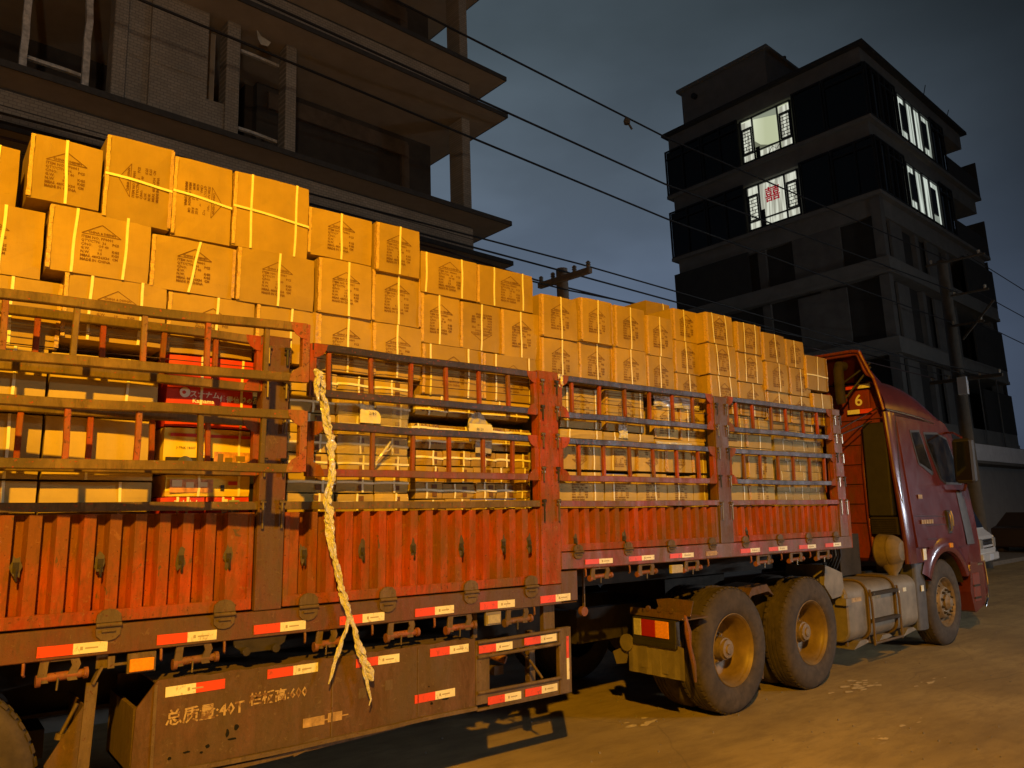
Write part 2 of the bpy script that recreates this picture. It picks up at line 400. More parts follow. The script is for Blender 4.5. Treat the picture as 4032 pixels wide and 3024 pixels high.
# ================================================================== semi trailer
T = empty('semi_trailer', (3.0, 1.27, 0), 'rusty red stake sided semi trailer loaded high with cardboard cartons', 'semi trailer')
TO = Vector((3.0, 1.27, 0))
def tp(mb, name, mat, parent=None, bevel=0, label=None):
    "a part of the trailer, given in world coordinates"
    loc = -TO if parent is None else None
    o = mb.build(name, mat, parent or T, bevel, loc)
    if label: o['label'] = label
    return o
def tput(name, me, at, parent=None, bevel=0, rot=None):
    off = Vector(at) - (TO if parent is None else Vector((0, 0, 0)))
    return put(name, me, parent or T, bevel, off, rot)
XL = -2.2
# long side rails
a = MB(); a.bar((XL, .045, 1.1675), (3.69, .045, 1.1675), .09, .135, seg=40, sag=.004); a.box(3.69, 3.846, 0, .09, 1.112, 1.318)
a.box(XL, 3.84, .004, .11, 1.098, 1.104)
tp(a, 'side_rail', 'dirty_post', bevel=.004)
a = MB(); a.bar((3.70, .045, 1.39), (7.64, .045, 1.39), .09, .118, seg=30, sag=.004); a.box(3.85, 7.64, .004, .11, 1.326, 1.332)
tp(a, 'side_rail', 'red_rail', bevel=.004)
# front end of the trailer
a = MB(); a.box(7.60, 7.66, .0, 2.55, 1.33, 1.80); a.box(7.60, 7.64, 0.02, 2.53, 1.80, 2.70)
tp(a, 'front_board', 'red_paint', bevel=.004)
# floor and chassis
a = MB(); a.box(XL, 3.80, .10, 2.45, 1.22, 1.30); tp(a, 'deck_floor', 'chassis')
a = MB(); a.box(3.80, 7.60, .10, 2.45, 1.40, 1.49); a.box(3.76, 3.80, .1, 2.45, 1.2, 1.45); tp(a, 'deck_floor', 'chassis')
for yy in (.78, 1.66):
    a = MB(); a.box(XL, 4.2, yy, yy + .12, .72, 1.215); a.box(XL, 4.2, yy - .05, yy + .17, .70, .72); a.box(4.2, 7.4, yy, yy + .12, 1.10, 1.40)
    tp(a, 'chassis_beam', 'chassis')
for i, xx in enumerate([-1.4, -.5, .6, 1.5, 2.4, 3.3, 4.3, 5.2, 6.2]):
    a = MB(); zz = 1.13 if xx < 3.8 else 1.33; a.box(xx, xx + .06, .12, 2.42, zz - .03, zz + (.09 if xx < 3.8 else .07)); tp(a, 'cross_member', 'chassis')
# posts
def post(x0, x1, z0, z1, mat='red_paint', far=False):
    a = MB(); a.box(x0, x1, -.006, .012, z0, z1); a.box(x0, x0 + .012, .012, .085, z0, z1); a.box(x1 - .012, x1, .012, .085, z0, z1)
    a.box(x0 - .012, x1 + .012, -.002, .05, z1 - .008, z1 + .006)
    o = tp(a, 'stake_post', mat, bevel=.003)
    pins = [z0 + .10 * 0 + .28, z1 - .10, z1 - .36, z1 - .78] if not far else []
    for k, zz in enumerate([z1 - .11, z1 - .30, z1 - .50, z1 - .74, z1 - .97]):
        for xx in (x0 + .022, x1 - .022):
            b_ = MB(); b_.tube([(xx, -.022, zz + .04), (xx, -.022, zz - .05 - (.05 if k == 4 else 0))], .0075, 6)
            b_.tube([(xx - .016, -.02, zz + .045), (xx + .016, -.02, zz + .045)], .009, 6); b_.box(xx - .014, xx + .014, -.02, -.006, zz + .01, zz + .022)
            b_.build('latch_pin', 'pin_steel' if (k + int(xx * 50)) % 3 else 'dark_plastic', o)
    return o
P = [(-.65, -.50), (1.505, 1.656), (3.51, 3.69), (5.51, 5.69), (7.44, 7.59)]
posts = [post(P[0][0], P[0][1], 1.238, 2.74, 'dirty_post'), post(P[1][0], P[1][1], 1.238, 2.74, 'dirty_post'),
         post(P[2][0], P[2][1], 1.238, 2.742), post(P[3][0], P[3][1], 1.45, 2.718, 'dirty_post'), post(P[4][0], P[4][1], 1.45, 2.738, 'red_rail')]
# corrugated drop sides
def corr(x0, x1, z0, z1, pitch, frame_z, ztop):
    a = MB(); y0, y1 = .014, .060
    x = x0 + .035; pts = [(x0 + .012, y0), (x, y0)]
    while x + pitch < x1 - .03:
        pts += [(x + pitch * .44, y0), (x + pitch * .455, y1), (x + pitch * .84, y1), (x + pitch * .98, y0), (x + pitch, y0)]
        x += pitch
    pts += [(x1 - .012, y0)]
    n = len(pts); vs = []
    for zz in (z0, z1):
        vs += [(px, py, zz) for px, py in pts]
    for zz in (z0, z1):
        vs += [(px, py + .005, zz) for px, py in pts]
    fs = []
    for i in range(n - 1):
        fs += [(i, i + 1, n + i + 1, n + i), (2 * n + i + 1, 2 * n + i, 3 * n + i, 3 * n + i + 1), (n + i, n + i + 1, 3 * n + i + 1, 3 * n + i), (i + 1, i, 2 * n + i, 2 * n + i + 1)]
    a.add(vs, fs)
    o = tp(a, 'drop_side_panel', 'red_panel')
    f = MB(); f.box(x0, x1, .006, .05, frame_z, z0 + .004); f.box(x0, x0 + .03, .008, .05, z0, z1); f.box(x1 - .03, x1, .008, .05, z0, z1)
    f.build('panel_frame', 'red_paint', o, .003)
    f = MB(); f.bar((x0 - .01, .022, ztop - .0225), (x1 + .01, .022, ztop - .0225), .056, .045, seg=18, sag=.004)
    f.build('top_rail', 'red_rail' if x0 > 1.7 else 'worn_rail', o, .003)
    return o
def blob(x, z, rx, rz, y, parent, mat='stain', name='rust_patch'):
    a = MB(); poly = [(x + rx * math.cos(t) * random.uniform(.6, 1.25), z + rz * math.sin(t) * random.uniform(.6, 1.25)) for t in [k * .45 for k in range(14)]]
    a.prism(poly, lambda u, v: (u, y, v), lambda u, v: (u, y + .0015, v)); return a.build(name, mat, parent)
BAYS = [(-2.2, -.66), (-.49, 1.495), (1.666, 3.50), (3.70, 5.50), (5.70, 7.435)]
for i, (x0, x1) in enumerate(BAYS):
    low = i < 3
    pnl = corr(x0, x1, 1.30 if low else 1.503, 1.757, .1132 if i < 2 else (.1105 if low else .1052), 1.246 if low else 1.455, 1.815)
    # rope hooks on the corrugations
    xs = {1: [-.30, .04, .411, .756, 1.126, 1.366], 2: [1.785, 2.147, 2.492, 2.848, 3.191, 3.418], 3: [3.845, 4.35], 4: [5.9]}.get(i, [])
    for x in xs:
        h = MB(); h.tube([(x, .010, 1.515), (x, -.004, 1.505), (x, -.006, 1.475), (x + .004, .006, 1.462)], .006, 6); h.box(x - .012, x + .012, .008, .014, 1.50, 1.545)
        h.build('rope_hook', 'chassis', pnl)
        blob(x + random.uniform(-.006, .004), 1.525, .024, .062, .0135, pnl)
# far side: same posts and boards seen from behind the load
for (x0, x1) in P:
    a = MB(); a.box(x0, x1, 2.46, 2.55, 1.24 if x0 < 4 else 1.45, 2.74); tp(a, 'stake_post', 'dirty_post')
a = MB(); a.box(XL, 3.84, 2.46, 2.55, 1.10, 1.235); a.box(3.70, 7.64, 2.46, 2.55, 1.33, 1.449); tp(a, 'side_rail', 'red_rail')
for (x0, x1) in BAYS[1:]:
    a = MB(); a.box(x0, x1, 2.49, 2.53, 1.24 if x0 < 3.6 else 1.455, 1.80)
    for zz in (2.71, 2.44, 2.25, 1.98): a.box(x0, x1, 2.49, 2.53, zz - .022, zz + .022)
    tp(a, 'drop_side_panel', 'red_rail')
# stake gates
def gate(x0, x1, up, low, rail_mats, stile_mat, yf=lambda x: .022, bw=.026, loose=False, label=None):
    zr = [(2.69, 2.735), (2.422, 2.467), (2.230, 2.275), (1.957, 2.002)]
    for half, (za, zb, xs_) in enumerate(((zr[1][0], zr[0][1], up), (zr[3][0], zr[2][1], low))):
        g = MB()
        for xs, sgn in ((x0, 1), (x1, -1)):
            y = yf(xs)
            g.box(xs - .02, xs + .02, y - .02, y + .022, za + .002, zb - .002)
            for zc, dz in ((za, 1), (zb, -1)):      # rounded gusset plates in the corners
                poly = [(0, 0), (.085, 0)] + [(.085 * math.cos(t), .085 * math.sin(t)) for t in (.4, .8, 1.2)] + [(0, .085)]
                g.prism(poly, lambda u, v: (xs + sgn * u, yf(xs + sgn * u) - .0245, zc + dz * v), lambda u, v: (xs + sgn * u, yf(xs + sgn * u) - .0205, zc + dz * v))
        g.box(x0, x1, yf(x0) + .01, yf(x0) + .012, za + .02, za + .024) if not loose else g.bar((x0, yf(x0), za + .022), (x1, yf(x1), za + .022), .004, .004)
        o = tp(g, 'stake_gate', stile_mat, bevel=.003, label=label)
        for k in (2 * half, 2 * half + 1):
            z0, z1 = zr[k]; r_ = MB(); zm = (z0 + z1) / 2
            r_.bar((x0 - (0 if loose else .01), yf(x0), zm), (x1 + (0.0 if loose else .01), yf(x1), zm), .044, z1 - z0, seg=16, sag=.007)
            r_.build('rail', rail_mats[k], o, .004)
        for xs in xs_:
            xs += random.uniform(-.004, .004); r_ = MB()
            r_.bar((xs, yf(xs) + .002, zr[2 * half + 1][1] - .004), (xs + random.uniform(-.008, .008), yf(xs) + .002, zr[2 * half][0] + .004), bw, bw, seg=3, sag=.002)
            r_.build('baluster', stile_mat if not loose else random.choice(['worn_rail', 'loose_stile', 'worn_rail']), o, .003)
        if not loose and half == 0:
            for zz in (2.655, 2.56):
                r_ = MB(); r_.tube([(x0, .03, zz), ((x0 + x1) / 2, .034, zz - .006), (x1, .03, zz)], .0028, 5); r_.build('tie_rod', 'wire_brown', o)
gate(-2.19, -.67, [-1.9, -1.6, -1.3, -1.0], [-1.9, -1.6, -1.3, -1.0], ['worn_rail'] * 4, 'dirty_post')
gate(-.48, 1.485, [-.18, .12, .407, .695, .979, 1.246], [-.20, .09, .379, .671, .954, 1.235], ['worn_rail'] * 4, 'red_paint')
gate(1.80, 3.49, [1.901, 2.185, 2.464, 2.739, 3.008, 3.255], [1.93, 2.203, 2.485, 2.76, 3.034, 3.281], ['dark_rail', 'dark_rail', 'dark_rail', 'red_rail'], 'red_paint')
gate(3.72, 5.49, [3.853, 4.133, 4.423, 4.702, 4.998, 5.249], [3.909, 4.165, 4.453, 4.731, 5.015, 5.295], ['dark_rail', 'dark_rail', 'dark_rail', 'red_rail'], 'red_paint')
gate(5.71, 7.43, [5.857, 6.115, 6.398, 6.655, 6.938, 7.191], [5.933, 6.18, 6.463, 6.72, 7.003, 7.27], ['dark_rail', 'dark_rail', 'dark_rail', 'dark_rail'], 'red_paint')
# spare gate hung askew on the outside
gate(-.75, 1.575, [-.31, -.02, .261, .532, .817, 1.096, 1.38], [-.32, -.03, .245, .528, .813, 1.092, 1.374], ['worn_rail'] * 4, 'loose_stile',
     yf=lambda x: -.27 - (x - .23) * .117 + .02, loose=True, label='loose weathered brown gate hung askew outside the first gate')
# hinges
def hinge_mesh():
    a = MB(); n = 8
    for s_, z0 in ((1, .012), (-1, -.012)):
        poly = [(-.055, 0), (.055, 0), (.052, .035), (.03, .056), (0, .062), (-.03, .056), (-.052, .035)]
        a.prism(poly, lambda u, v: (u, -.010, z0 + s_ * v), lambda u, v: (u, .004, z0 + s_ * v))
    a.tube([(-.055, -.014, 0), (.055, -.014, 0)], .011, 8); a.tube([(-.03, -.014, -.028), (.03, -.014, -.028)], .007, 6)
    return a.mesh('hinge', 'dusty_steel')
hm = hinge_mesh()
for x in (-1.3, -.77, -.25, .28, .808, 1.351, 1.812, 2.309, 2.913, 3.413): tput('hinge', hm, (x, 0, 1.236), bevel=.002)
for x in (3.856, 4.374, 4.871, 5.39, 5.851, 6.379, 6.854, 7.338): 
    o = tput('hinge', hm, (x, 0, 1.45)); o.scale = (.8, 1, .7)
# seam shadow gap between rail and drop side is real: 11 mm open
# reflective tapes
def tape(x0, x1, z, y=-.0035, h=.048, swap=False, faded=False, parent=None):
    L = x1 - x0; a = MB(); c0, c1 = (1, 0) if swap else (0, 1)
    a.box(0, L * .5, 0, .003, -h / 2, h / 2, c0); a.box(L * .5, L, 0, .003, -h / 2, h / 2, c1)
    xm = L * (.62 if not swap else .38)
    a.box(xm - .006, xm + .006, -.0006, 0, -.008, .008, 2); a.box(xm + .015, xm + .07, -.0005, 0, -.004, .003, 2)
    me = a.mesh('reflective_tape', ['tape_red', 'tape_white', 'tape_ink'] if not faded else ['tape_faded'] * 3)
    o = tput('reflective_tape', me, (x0, y, z), parent)
    o.rotation_euler = (0, random.uniform(-.008, .008), 0); return o
for x0, x1 in ((-1.6, -1.31), (-1.0, -.71), (-.1, .19), (.521, .81), (1.03, 1.318), (1.511, 1.80), (2.004, 2.29), (2.501, 2.783), (2.986, 3.271), (3.496, 3.772)): tape(x0, x1, 1.140)
for x0, x1 in ((3.926, 4.205), (4.379, 4.665), (4.853, 5.142), (5.778, 6.06), (6.197, 6.487), (6.686, 6.969), (7.142, 7.427)): tape(x0, x1, 1.373, h=.036)
tape(5.306, 5.445, 1.373, h=.036, faded=True)
# guard box with the painted weight figures
BX0, BX1, BZ0, BZ1 = .945, 2.945, .52, .948
a = MB(); top = [(BX0 + .10, BZ1)] + [(BX0 + .10 + i * .05, BZ1 + random.uniform(-.006, .004)) for i in range(1, 38)] + [(BX1, BZ1 - .004)]
poly = [(BX0, BZ0 + .0), (BX1, BZ0), ] + list(reversed(top)) + [(BX0 + .01, .83)]
a.prism(poly, lambda u, v: (u, -.004, v), lambda u, v: (u, .010, v))
gb = tp(a, 'guard_panel', 'brown_plate')
a = MB(); a.box(BX0 - .0, BX0 + .02, .010, .55, BZ0, .83); a.box(BX0 + .1, BX1, .01, .5, BZ1 - .02, BZ1 - .012); a.box(BX0, BX1, .02, .50, BZ0 - .0, BZ0 + .015); a.box(BX0 + .02, BX1 - .02, .48, .5, BZ0 + .015, BZ1 - .03)
a.bar((BX0 - .01, -.012, BZ0 - .012), (BX1, -.012, BZ0 + .004), .03, .022, seg=20, sag=.008)
tp(a, 'guard_box', 'dusty_steel')
a = MB(); a.bar((BX0 + .05, .0, BZ0 - .05), (2.45, .04, BZ0 - .02), .05, .02, seg=12, sag=.01); a.bar((1.75, .02, BZ0 - .035), (1.9, .02, BZ0 - .0), .05, .05)
tp(a, 'bottom_rod', 'dusty_steel')
for bx_ in ((1.965, 1.972, -.0075, -.004, BZ0, BZ1 - .01), (2.52, 2.526, -.0075, -.004, BZ0 + .02, BZ1 - .01), (BX0 + .085, BX0 + .10, -.010, -.004, BZ0 + .01, BZ1 - .02)):
    MB().box(*bx_).build('plate_seam', 'dusty_steel', gb)
for (x, z, rx, rz) in ((1.30, .60, .012, .010), (1.42, .612, .025, .007), (1.395, .645, .009, .02), (1.44, .665, .014, .016), (1.27, .575, .008, .006), (1.20, .59, .02, .006), (2.62, .60, .010, .010), (2.72, .612, .028, .008), (2.60, .70, .005, .005), (1.12, .575, .01, .008)):
    a = MB(); poly = [(x + rx * math.cos(t) * random.uniform(.7, 1.2), z + rz * math.sin(t) * random.uniform(.7, 1.2)) for t in [k * .7 for k in range(9)]]
    a.prism(poly, lambda u, v: (u, -.0055, v), lambda u, v: (u, -.0042, v)); a.build('rust_hole', 'black_hole', gb)
for tx, x, z, s_, m_ in (('总质量:40T', 1.09, .735, .080, 'white_worn'), ('栏板高:600', 1.50, .765, .068, 'white_worn')):
    o = put('painted_lettering', text_mesh(tx, s_, m_, bold=.0016), gb, 0, (x, -.0062, z), FACE)
for x, z in ((2.30, .72), (2.13, .70)):
    a = MB(); a.box(x, x + .05, -.0058, -.0042, z, z + .055); a.build('dark_patch', 'dusty_steel', gb)
tape(1.083, 1.371, .888, y=-.0075, swap=True); tape(1.593, 1.878, .905, y=-.0075); tape(2.11, 2.392, .895, y=-.0075); tape(2.607, 2.892, .895, y=-.0075); tape(2.501, 2.789, .640, y=-.0075)
tape(1.80, 1.925, .622, y=-.0075, faded=True); tape(1.945, 2.03, .628, y=-.0075, faded=True)
# open guard frame
a = MB(); a.box(2.95, 3.058, -.004, .03, .535, .925); a.box(3.655, 3.765, -.006, .03, .500, .937); a.box(3.058, 3.655, 0.0, .006, .845, .925); a.box(3.058, 3.655, 0, .006, .505, .60)
for z in (.925, .835, .608): a.tube([(2.96, -.008, z - (.01 if z > .8 else .0)), (3.66, -.008, z)], .012, 8)
a.box(2.96, 3.76, .0, .03, .495, .51)
gf = tp(a, 'guard_frame', 'dusty_steel', bevel=.002)
tape(2.97, 3.241, .872, y=-.012); tape(3.342, 3.627, .880, y=-.012); tape(3.043, 3.314, .548, y=-.006); tape(3.35, 3.632, .552, y=-.006)
a = MB(); a.box(3.72, 3.742, -.0085, -.006, .73, .876, 0); a.box(3.72, 3.742, -.0085, -.006, .589, .73, 1); tp(a, 'reflective_tape', ['tape_red', 'tape_white'])
a = MB(); a.bar((3.64, .1, 1.10), (3.64, .1, .90), .10, .04); a.bar((3.60, .25, .90), (3.60, .25, .55), .05, .05); tp(a, 'guard_bracket', 'dusty_steel')
a = MB(); a.box(2.99, 3.02, .08, .12, .93, 1.10); tp(a, 'guard_bracket', 'dusty_steel')
# valves and pipes behind the opening
a = MB(); a.tube([(3.30, .30, .76), (3.36, .22, .73)], .028, 10); a.tube([(3.28, .3, .80), (3.34, .3, .80)], .03, 8); tp(a, 'air_valve', 'winch_paint')
a = MB(); a.tube([(3.10, .3, .68), (3.09, .25, .72), (3.13, .25, .75)], .01, 6); a.tube([(3.40, .2, .84), (3.47, .1, .74), (3.52, .02, .62)], .009, 6); a.box(3.32, 3.4, .3, .36, .62, .68); a.box(3.40, 3.50, .35, .4, .78, .86); tp(a, 'air_line', 'dusty_steel')
a = MB(); a.lathe([(0, 2.9), (.15, 2.9), (.17, 2.95), (.17, 3.55), (.15, 3.6), (0, 3.6)], 'x', (0, .55, .85), 20); tp(a, 'air_tank', 'chassis')
# winches under the rail
def winch(x0, x1, ztop, s_=1.0):
    a = MB(); zr = ztop - .085 * s_
    for x, sg in ((x0 + .035, -1), (x1 - .05, 1)):
        poly = [(x - .018, ztop), (x + .018, ztop), (x + .022 + sg * .008, ztop - .035 * s_), (x + .012, zr), (x + .02, zr - .02), (x - .02, zr - .02), (x - .028, zr), (x - .014 + sg * .008, ztop - .04 * s_)]
        a.prism(poly, lambda u, v: (u, .012, v), lambda u, v: (u, .024, v))
    a.box(x0 + .03, x1 - .045, .013, .022, ztop - .014, ztop - .004)
    o = tp(a, 'tie_down_winch', 'dusty_steel', bevel=.001)
    d = MB(); d.tube([(x0 + .02, .03, zr), (x1, .03, zr + .004)], .0195 * s_, 12); d.lathe([(0, 0), (.027 * s_, 0), (.027 * s_, .02), (0, .02)], 'x', (x0 + .005, .03, zr - .01), 12)
    d.lathe([(.010, 0), (.026 * s_, 0), (.026 * s_, .018), (.010, .018)], 'x', (x1 - .004, .03, zr + .004), 12)
    d.build('drum', 'winch_paint', o)
    d = MB(); xm = (x0 + x1) / 2; d.tube([(xm - .01, .005, zr), (xm - .013, .004, zr - .055 * s_)], .005, 6); d.build('lever', 'pin_steel', o)
for x0, x1 in ((-.95, -.75), (-.05, .15), (.523, .726), (1.112, 1.326), (1.86, 2.02), (2.312, 2.53), (2.736, 2.955), (3.199, 3.423)): winch(x0, x1, 1.104)
for x0, x1 in ((3.985, 4.208), (4.487, 4.702), (5.035, 5.252), (6.021, 6.26), (6.539, 6.775), (6.998, 7.253)): winch(x0, x1, 1.328, .8)
# spare carrier clamp between winches
a = MB(); poly = [(1.41, 1.10), (1.70, 1.10), (1.69, 1.06), (1.64, 1.025), (1.47, 1.025), (1.42, 1.06)]
a.prism(poly, lambda u, v: (u, .015, v), lambda u, v: (u, .03, v))
for x in (1.475, 1.635): a.tube([(x, .03, 1.035), (x, -.01, 1.035)], .022, 10)
tp(a, 'spare_wheel_bracket', 'chassis')
for x, z in ((.474, 1.098), (1.055, 1.098), (1.363, 1.098), (1.802, 1.098), (2.217, 1.098), (2.645, 1.1), (3.447, 1.1), (3.935, 1.326), (4.393, 1.326), (5.337, 1.326), (5.935, 1.326), (6.401, 1.326), (6.876, 1.326), (-.35, 1.098)):
    a = MB(); a.tube([(x, .02, z + .01), (x, .006, z - .01), (x, .004, z - .05), (x + .006, .02, z - .058)], .007, 6); tp(a, 'rope_hook', 'winch_paint')
# lamps under the rail
a = MB(); a.box(.905, 1.034, .008, .03, .995, 1.088); o = tp(a, 'side_marker_lamp', 'dusty_steel', bevel=.002); a = MB(); a.box(.914, 1.024, -.003, .01, 1.002, 1.062); a.build('lens', 'lens_amber', o, .003)
a = MB(); a.bar((.83, .02, 1.045), (.91, .02, 1.045), .006, .012); a.box(.82, .85, .015, .025, 1.03, 1.085); tp(a, 'lamp_bracket', 'dusty_steel')
a = MB(); a.box(3.041, 3.166, .01, .03, 1.010, 1.094); o = tp(a, 'side_marker_lamp', 'dusty_tank', bevel=.002); a = MB(); a.box(3.052, 3.155, .002, .012, 1.020, 1.075); a.build('lens', 'lens_clear', o, .003)
a = MB(); a.box(4.88, 5.018, .01, .04, 1.235, 1.30); tp(a, 'side_marker_lamp', 'lens_clear', bevel=.004)
a = MB(); a.lathe([(0, 0), (.035, 0), (.04, .02), (.035, .04), (0, .04)], 'y', (4.19, .30, .975), 14); o = tp(a, 'round_marker_lamp', 'winch_paint'); a = MB(); a.bar((4.2, .32, 1.33), (4.2, .32, .98), .012, .02); a.build('stalk', 'dusty_steel', o)
# rear wheel at the left edge, mudguard, bent strut
def wheel_meshes(r=.53, wd=.27, dual=True):
    t = MB(); ri = .300
    prof = [(ri, .03), (ri + .02, .008), (ri + .06, .0), (r - .12, -.004), (r - .06, .006), (r - .022, .022), (r - .006, .045), (r, .07)]
    for k in range(3):
        y = .075 + k * (wd - .15) / 3; prof += [(r, y + .004), (r, y + (wd - .15) / 3 - .012), (r - .012, y + (wd - .15) / 3 - .009), (r - .012, y + (wd - .15) / 3 - .001)]
    prof += [(r, wd - .07), (r - .006, wd - .045), (r - .03, wd - .015), (r - .12, wd + .003), (ri + .03, wd - .01), (ri, wd - .03)]
    t.lathe(prof, 'y', n=72)
    tread = MB(); n = 54
    for k in range(n):
        for y0, y1 in ((.028, .070), (wd - .070, wd - .028)):
            a0, a1 = 2 * math.pi * k / n, 2 * math.pi * (k + .62) / n
            vs = []
            for aa in (a0, a1):
                for rr, yy in ((r - .010, y0), (r + .003, y0 + .014), (r + .003, y1), (r - .010, y1)) if y0 < .1 else ((r - .010, y0), (r + .003, y0), (r + .003, y1 - .014), (r - .010, y1)):
                    vs.append((rr * math.cos(aa), yy, rr * math.sin(aa)))
            tread.add(vs, [(0, 1, 5, 4), (1, 2, 6, 5), (2, 3, 7, 6), (0, 3, 2, 1), (4, 5, 6, 7)])
    return t.mesh('tyre', 'rubber'), tread.mesh('tread', 'rubber')
ty_m, tr_m = wheel_meshes()
def rim_mesh(front=False):
    a = MB()
    if not front:   # deep dish of a dual wheel
        prof = [(.285, .035), (.302, .012), (.308, .016), (.300, .03), (.285, .045), (.268, .07), (.262, .13), (.255, .19), (.245, .215), (.165, .225), (.155, .235), (.13, .235)]
    else:
        prof = [(.285, .04), (.302, .012), (.308, .016), (.300, .03), (.285, .05), (.270, .065), (.262, .10), (.235, .095), (.20, .045), (.185, .02), (.175, .012), (.12, .010), (.10, .014), (.095, .03)]
    a.lathe(prof, 'y', n=48); return a.mesh('rim', 'rim_paint' if not front else 'hub_steel')
def hub_mesh(front=False):
    a = MB()
    if front:
        a.lathe([(.10, .02), (.098, -.012), (.07, -.03), (.055, -.05), (.035, -.055), (0, -.056)], 'y', n=20)
    else:
        a.lathe([(.135, .235), (.132, .20), (.098, .19), (.094, .10), (.082, .095), (.078, .072), (.045, .068), (.040, .055), (0, .055)], 'y', n=24)
    return a.mesh('hub', 'hub_steel')
def nuts_mesh(front=False, n=10, rr=.1425, y=.0):
    a = MB()
    for k in range(n):
        t = 2 * math.pi * k / n; c_ = (rr * math.cos(t), y, rr * math.sin(t))
        a.lathe([(.018, .012), (.018, -.012), (.012, -.016), (.010, -.035), (0, -.035)], 'y', c_, 6, sm=False)
    return a.mesh('wheel_nuts', 'chassis' if front else 'hub_steel')
def holes_mesh():
    a = MB()
    for k in range(10):
        t = 2 * math.pi * (k + .5) / 10; cx_, cz_ = .218 * math.cos(t), .218 * math.sin(t)
        pts = [(cx_ + .020 * math.cos(q), .066, cz_ + .020 * math.sin(q)) for q in [i * .785 for i in range(8)]]
        # plugs lie on the sloping disc
        pts = [(px, .045 + (math.hypot(px, pz) - .20) * 1.43 - .002, pz) for px, _, pz in pts]
        a.add(pts, [tuple(range(8))])
    return a.mesh('hand_holes', 'black_hole')
rim_r, rim_f, hub_r, hub_f = rim_mesh(), rim_mesh(True), hub_mesh(), hub_mesh(True)
nut_r, nut_f = nuts_mesh(False, 10, .115, .195), nuts_mesh(True, 10, .150, .012); hole_f = holes_mesh()
def wheel(parent, at, front=False, dual=True, flip=False, rot=0., label=None):
    wh = put('wheel', ty_m, parent, 0, at); wh.rotation_euler = (0, rot, math.pi if flip else 0)
    if label: wh['label'] = label
    put('tread', tr_m, wh)['kind'] = 'stuff'
    put('rim', rim_f if front else rim_r, wh); put('hub', hub_f if front else hub_r, wh); put('wheel_nuts', nut_f if front else nut_r, wh)
    if front: put('hand_holes', hole_f, wh)
    if dual:
        w2 = put('inner_tyre', ty_m, wh, 0, (0, .31, 0)); 
    return wh
def trl(x, y, z): return Vector((x, y, z)) - TO
wheel(T, trl(.055, .10, .528), rot=.3); wheel(T, trl(.055, 2.45, .528), flip=True); wheel(T, trl(-1.25, .10, .528)); wheel(T, trl(-1.25, 2.45, .528), flip=True)
a = MB(); a.bar((.80, .05, 1.10), (.80, .05, 1.03), .05, .012); a.bar((.80, .05, 1.04), (.765, .05, .965), .05, .012); a.bar((.765, .05, .97), (.745, .05, .40), .05, .012); tp(a, 'bent_strut', 'dusty_steel')
a = MB(); a.tube([(.72, .12, .87), (.66, .12, .74)], .009, 6); a.tube([(.66, .12, .745), (.655, .12, .72)], .02, 8); tp(a, 'brace_rod', 'dusty_steel')
a = MB(); a.prism([(.60, .45), (.745, .45), (.745, .86), (.66, .72), (.60, .62)], lambda u, v: (u, .10, v), lambda u, v: (u, .11, v)); a.box(.745, .752, .1, .5, .45, .86); tp(a, 'mudguard', 'brown_plate')
a = MB(); a.box(-1.8, .7, .9, 1.5, .45, .6); tp(a, 'axle_beam', 'chassis')

for k in range(26):
    x = random.uniform(.3, 7.3); low_ = x < 3.6
    if any(p0 - .02 < x < p1 + .02 for p0, p1 in P): continue
    z = random.uniform(1.12, 1.20) if low_ else random.uniform(1.35, 1.43)
    blob(x, z, random.uniform(.01, .03), random.uniform(.008, .018), -.0016, posts[1].parent and posts[1], 'stain') if False else None
# ================================================================== cartons
def print_mesh():
    a = MB(); t = .0032
    def line(p, q):
        a.bar((p[0], 0, p[1]), (q[0], 0, q[1]), t, .0004, up=(0, 1, 0))
    W, H = .092, .058
    line((-W, .045), (0, .045 + H)); line((0, .045 + H), (W, .045)); line((-W, .045), (W, .045))
    me = a.mesh('print', 'print_ink')
    import bmesh
    bm = bmesh.new(); bm.from_mesh(me)
    rows = [("CHINA & DESIGN", -.062, .051, .0165, 1.0), ("ITEM NO. PF0001", -.092, .022, .019, 1.05), ("QTY/CTN:", -.092, .002, .019, 1), ("36", .005, .000, .019, 1), ("PCS", .052, .000, .019, 1),
            ("C/NO.", -.092, -.018, .019, 1), ("OF 40", -.012, -.019, .019, 1), ("G.W.", -.092, -.038, .019, 1), ("10", -.012, -.038, .019, 1), ("KGS", .052, -.038, .019, 1),
            ("N.W.", -.092, -.058, .019, 1), ("9.5", -.015, -.058, .019, 1), ("KGS", .052, -.058, .019, 1), ("MEAS. 48X36X34", -.092, -.078, .0185, 1), ("CM", .056, -.078, .0185, 1), ("MADE IN CHINA", -.092, -.098, .019, 1)]
    for s_, x, z, sz, sx in rows:
        tm = text_mesh(s_, sz, 'print_ink', sx=sx, bold=.0006); tm.transform(Matrix.Translation((x, 0, z)) @ Matrix.Rotation(R(90), 4, 'X')); bm.from_mesh(tm); bpy.data.meshes.remove(tm)
    bm.to_mesh(me); bm.free(); return me
PRINT = print_mesh()
_cm = {}
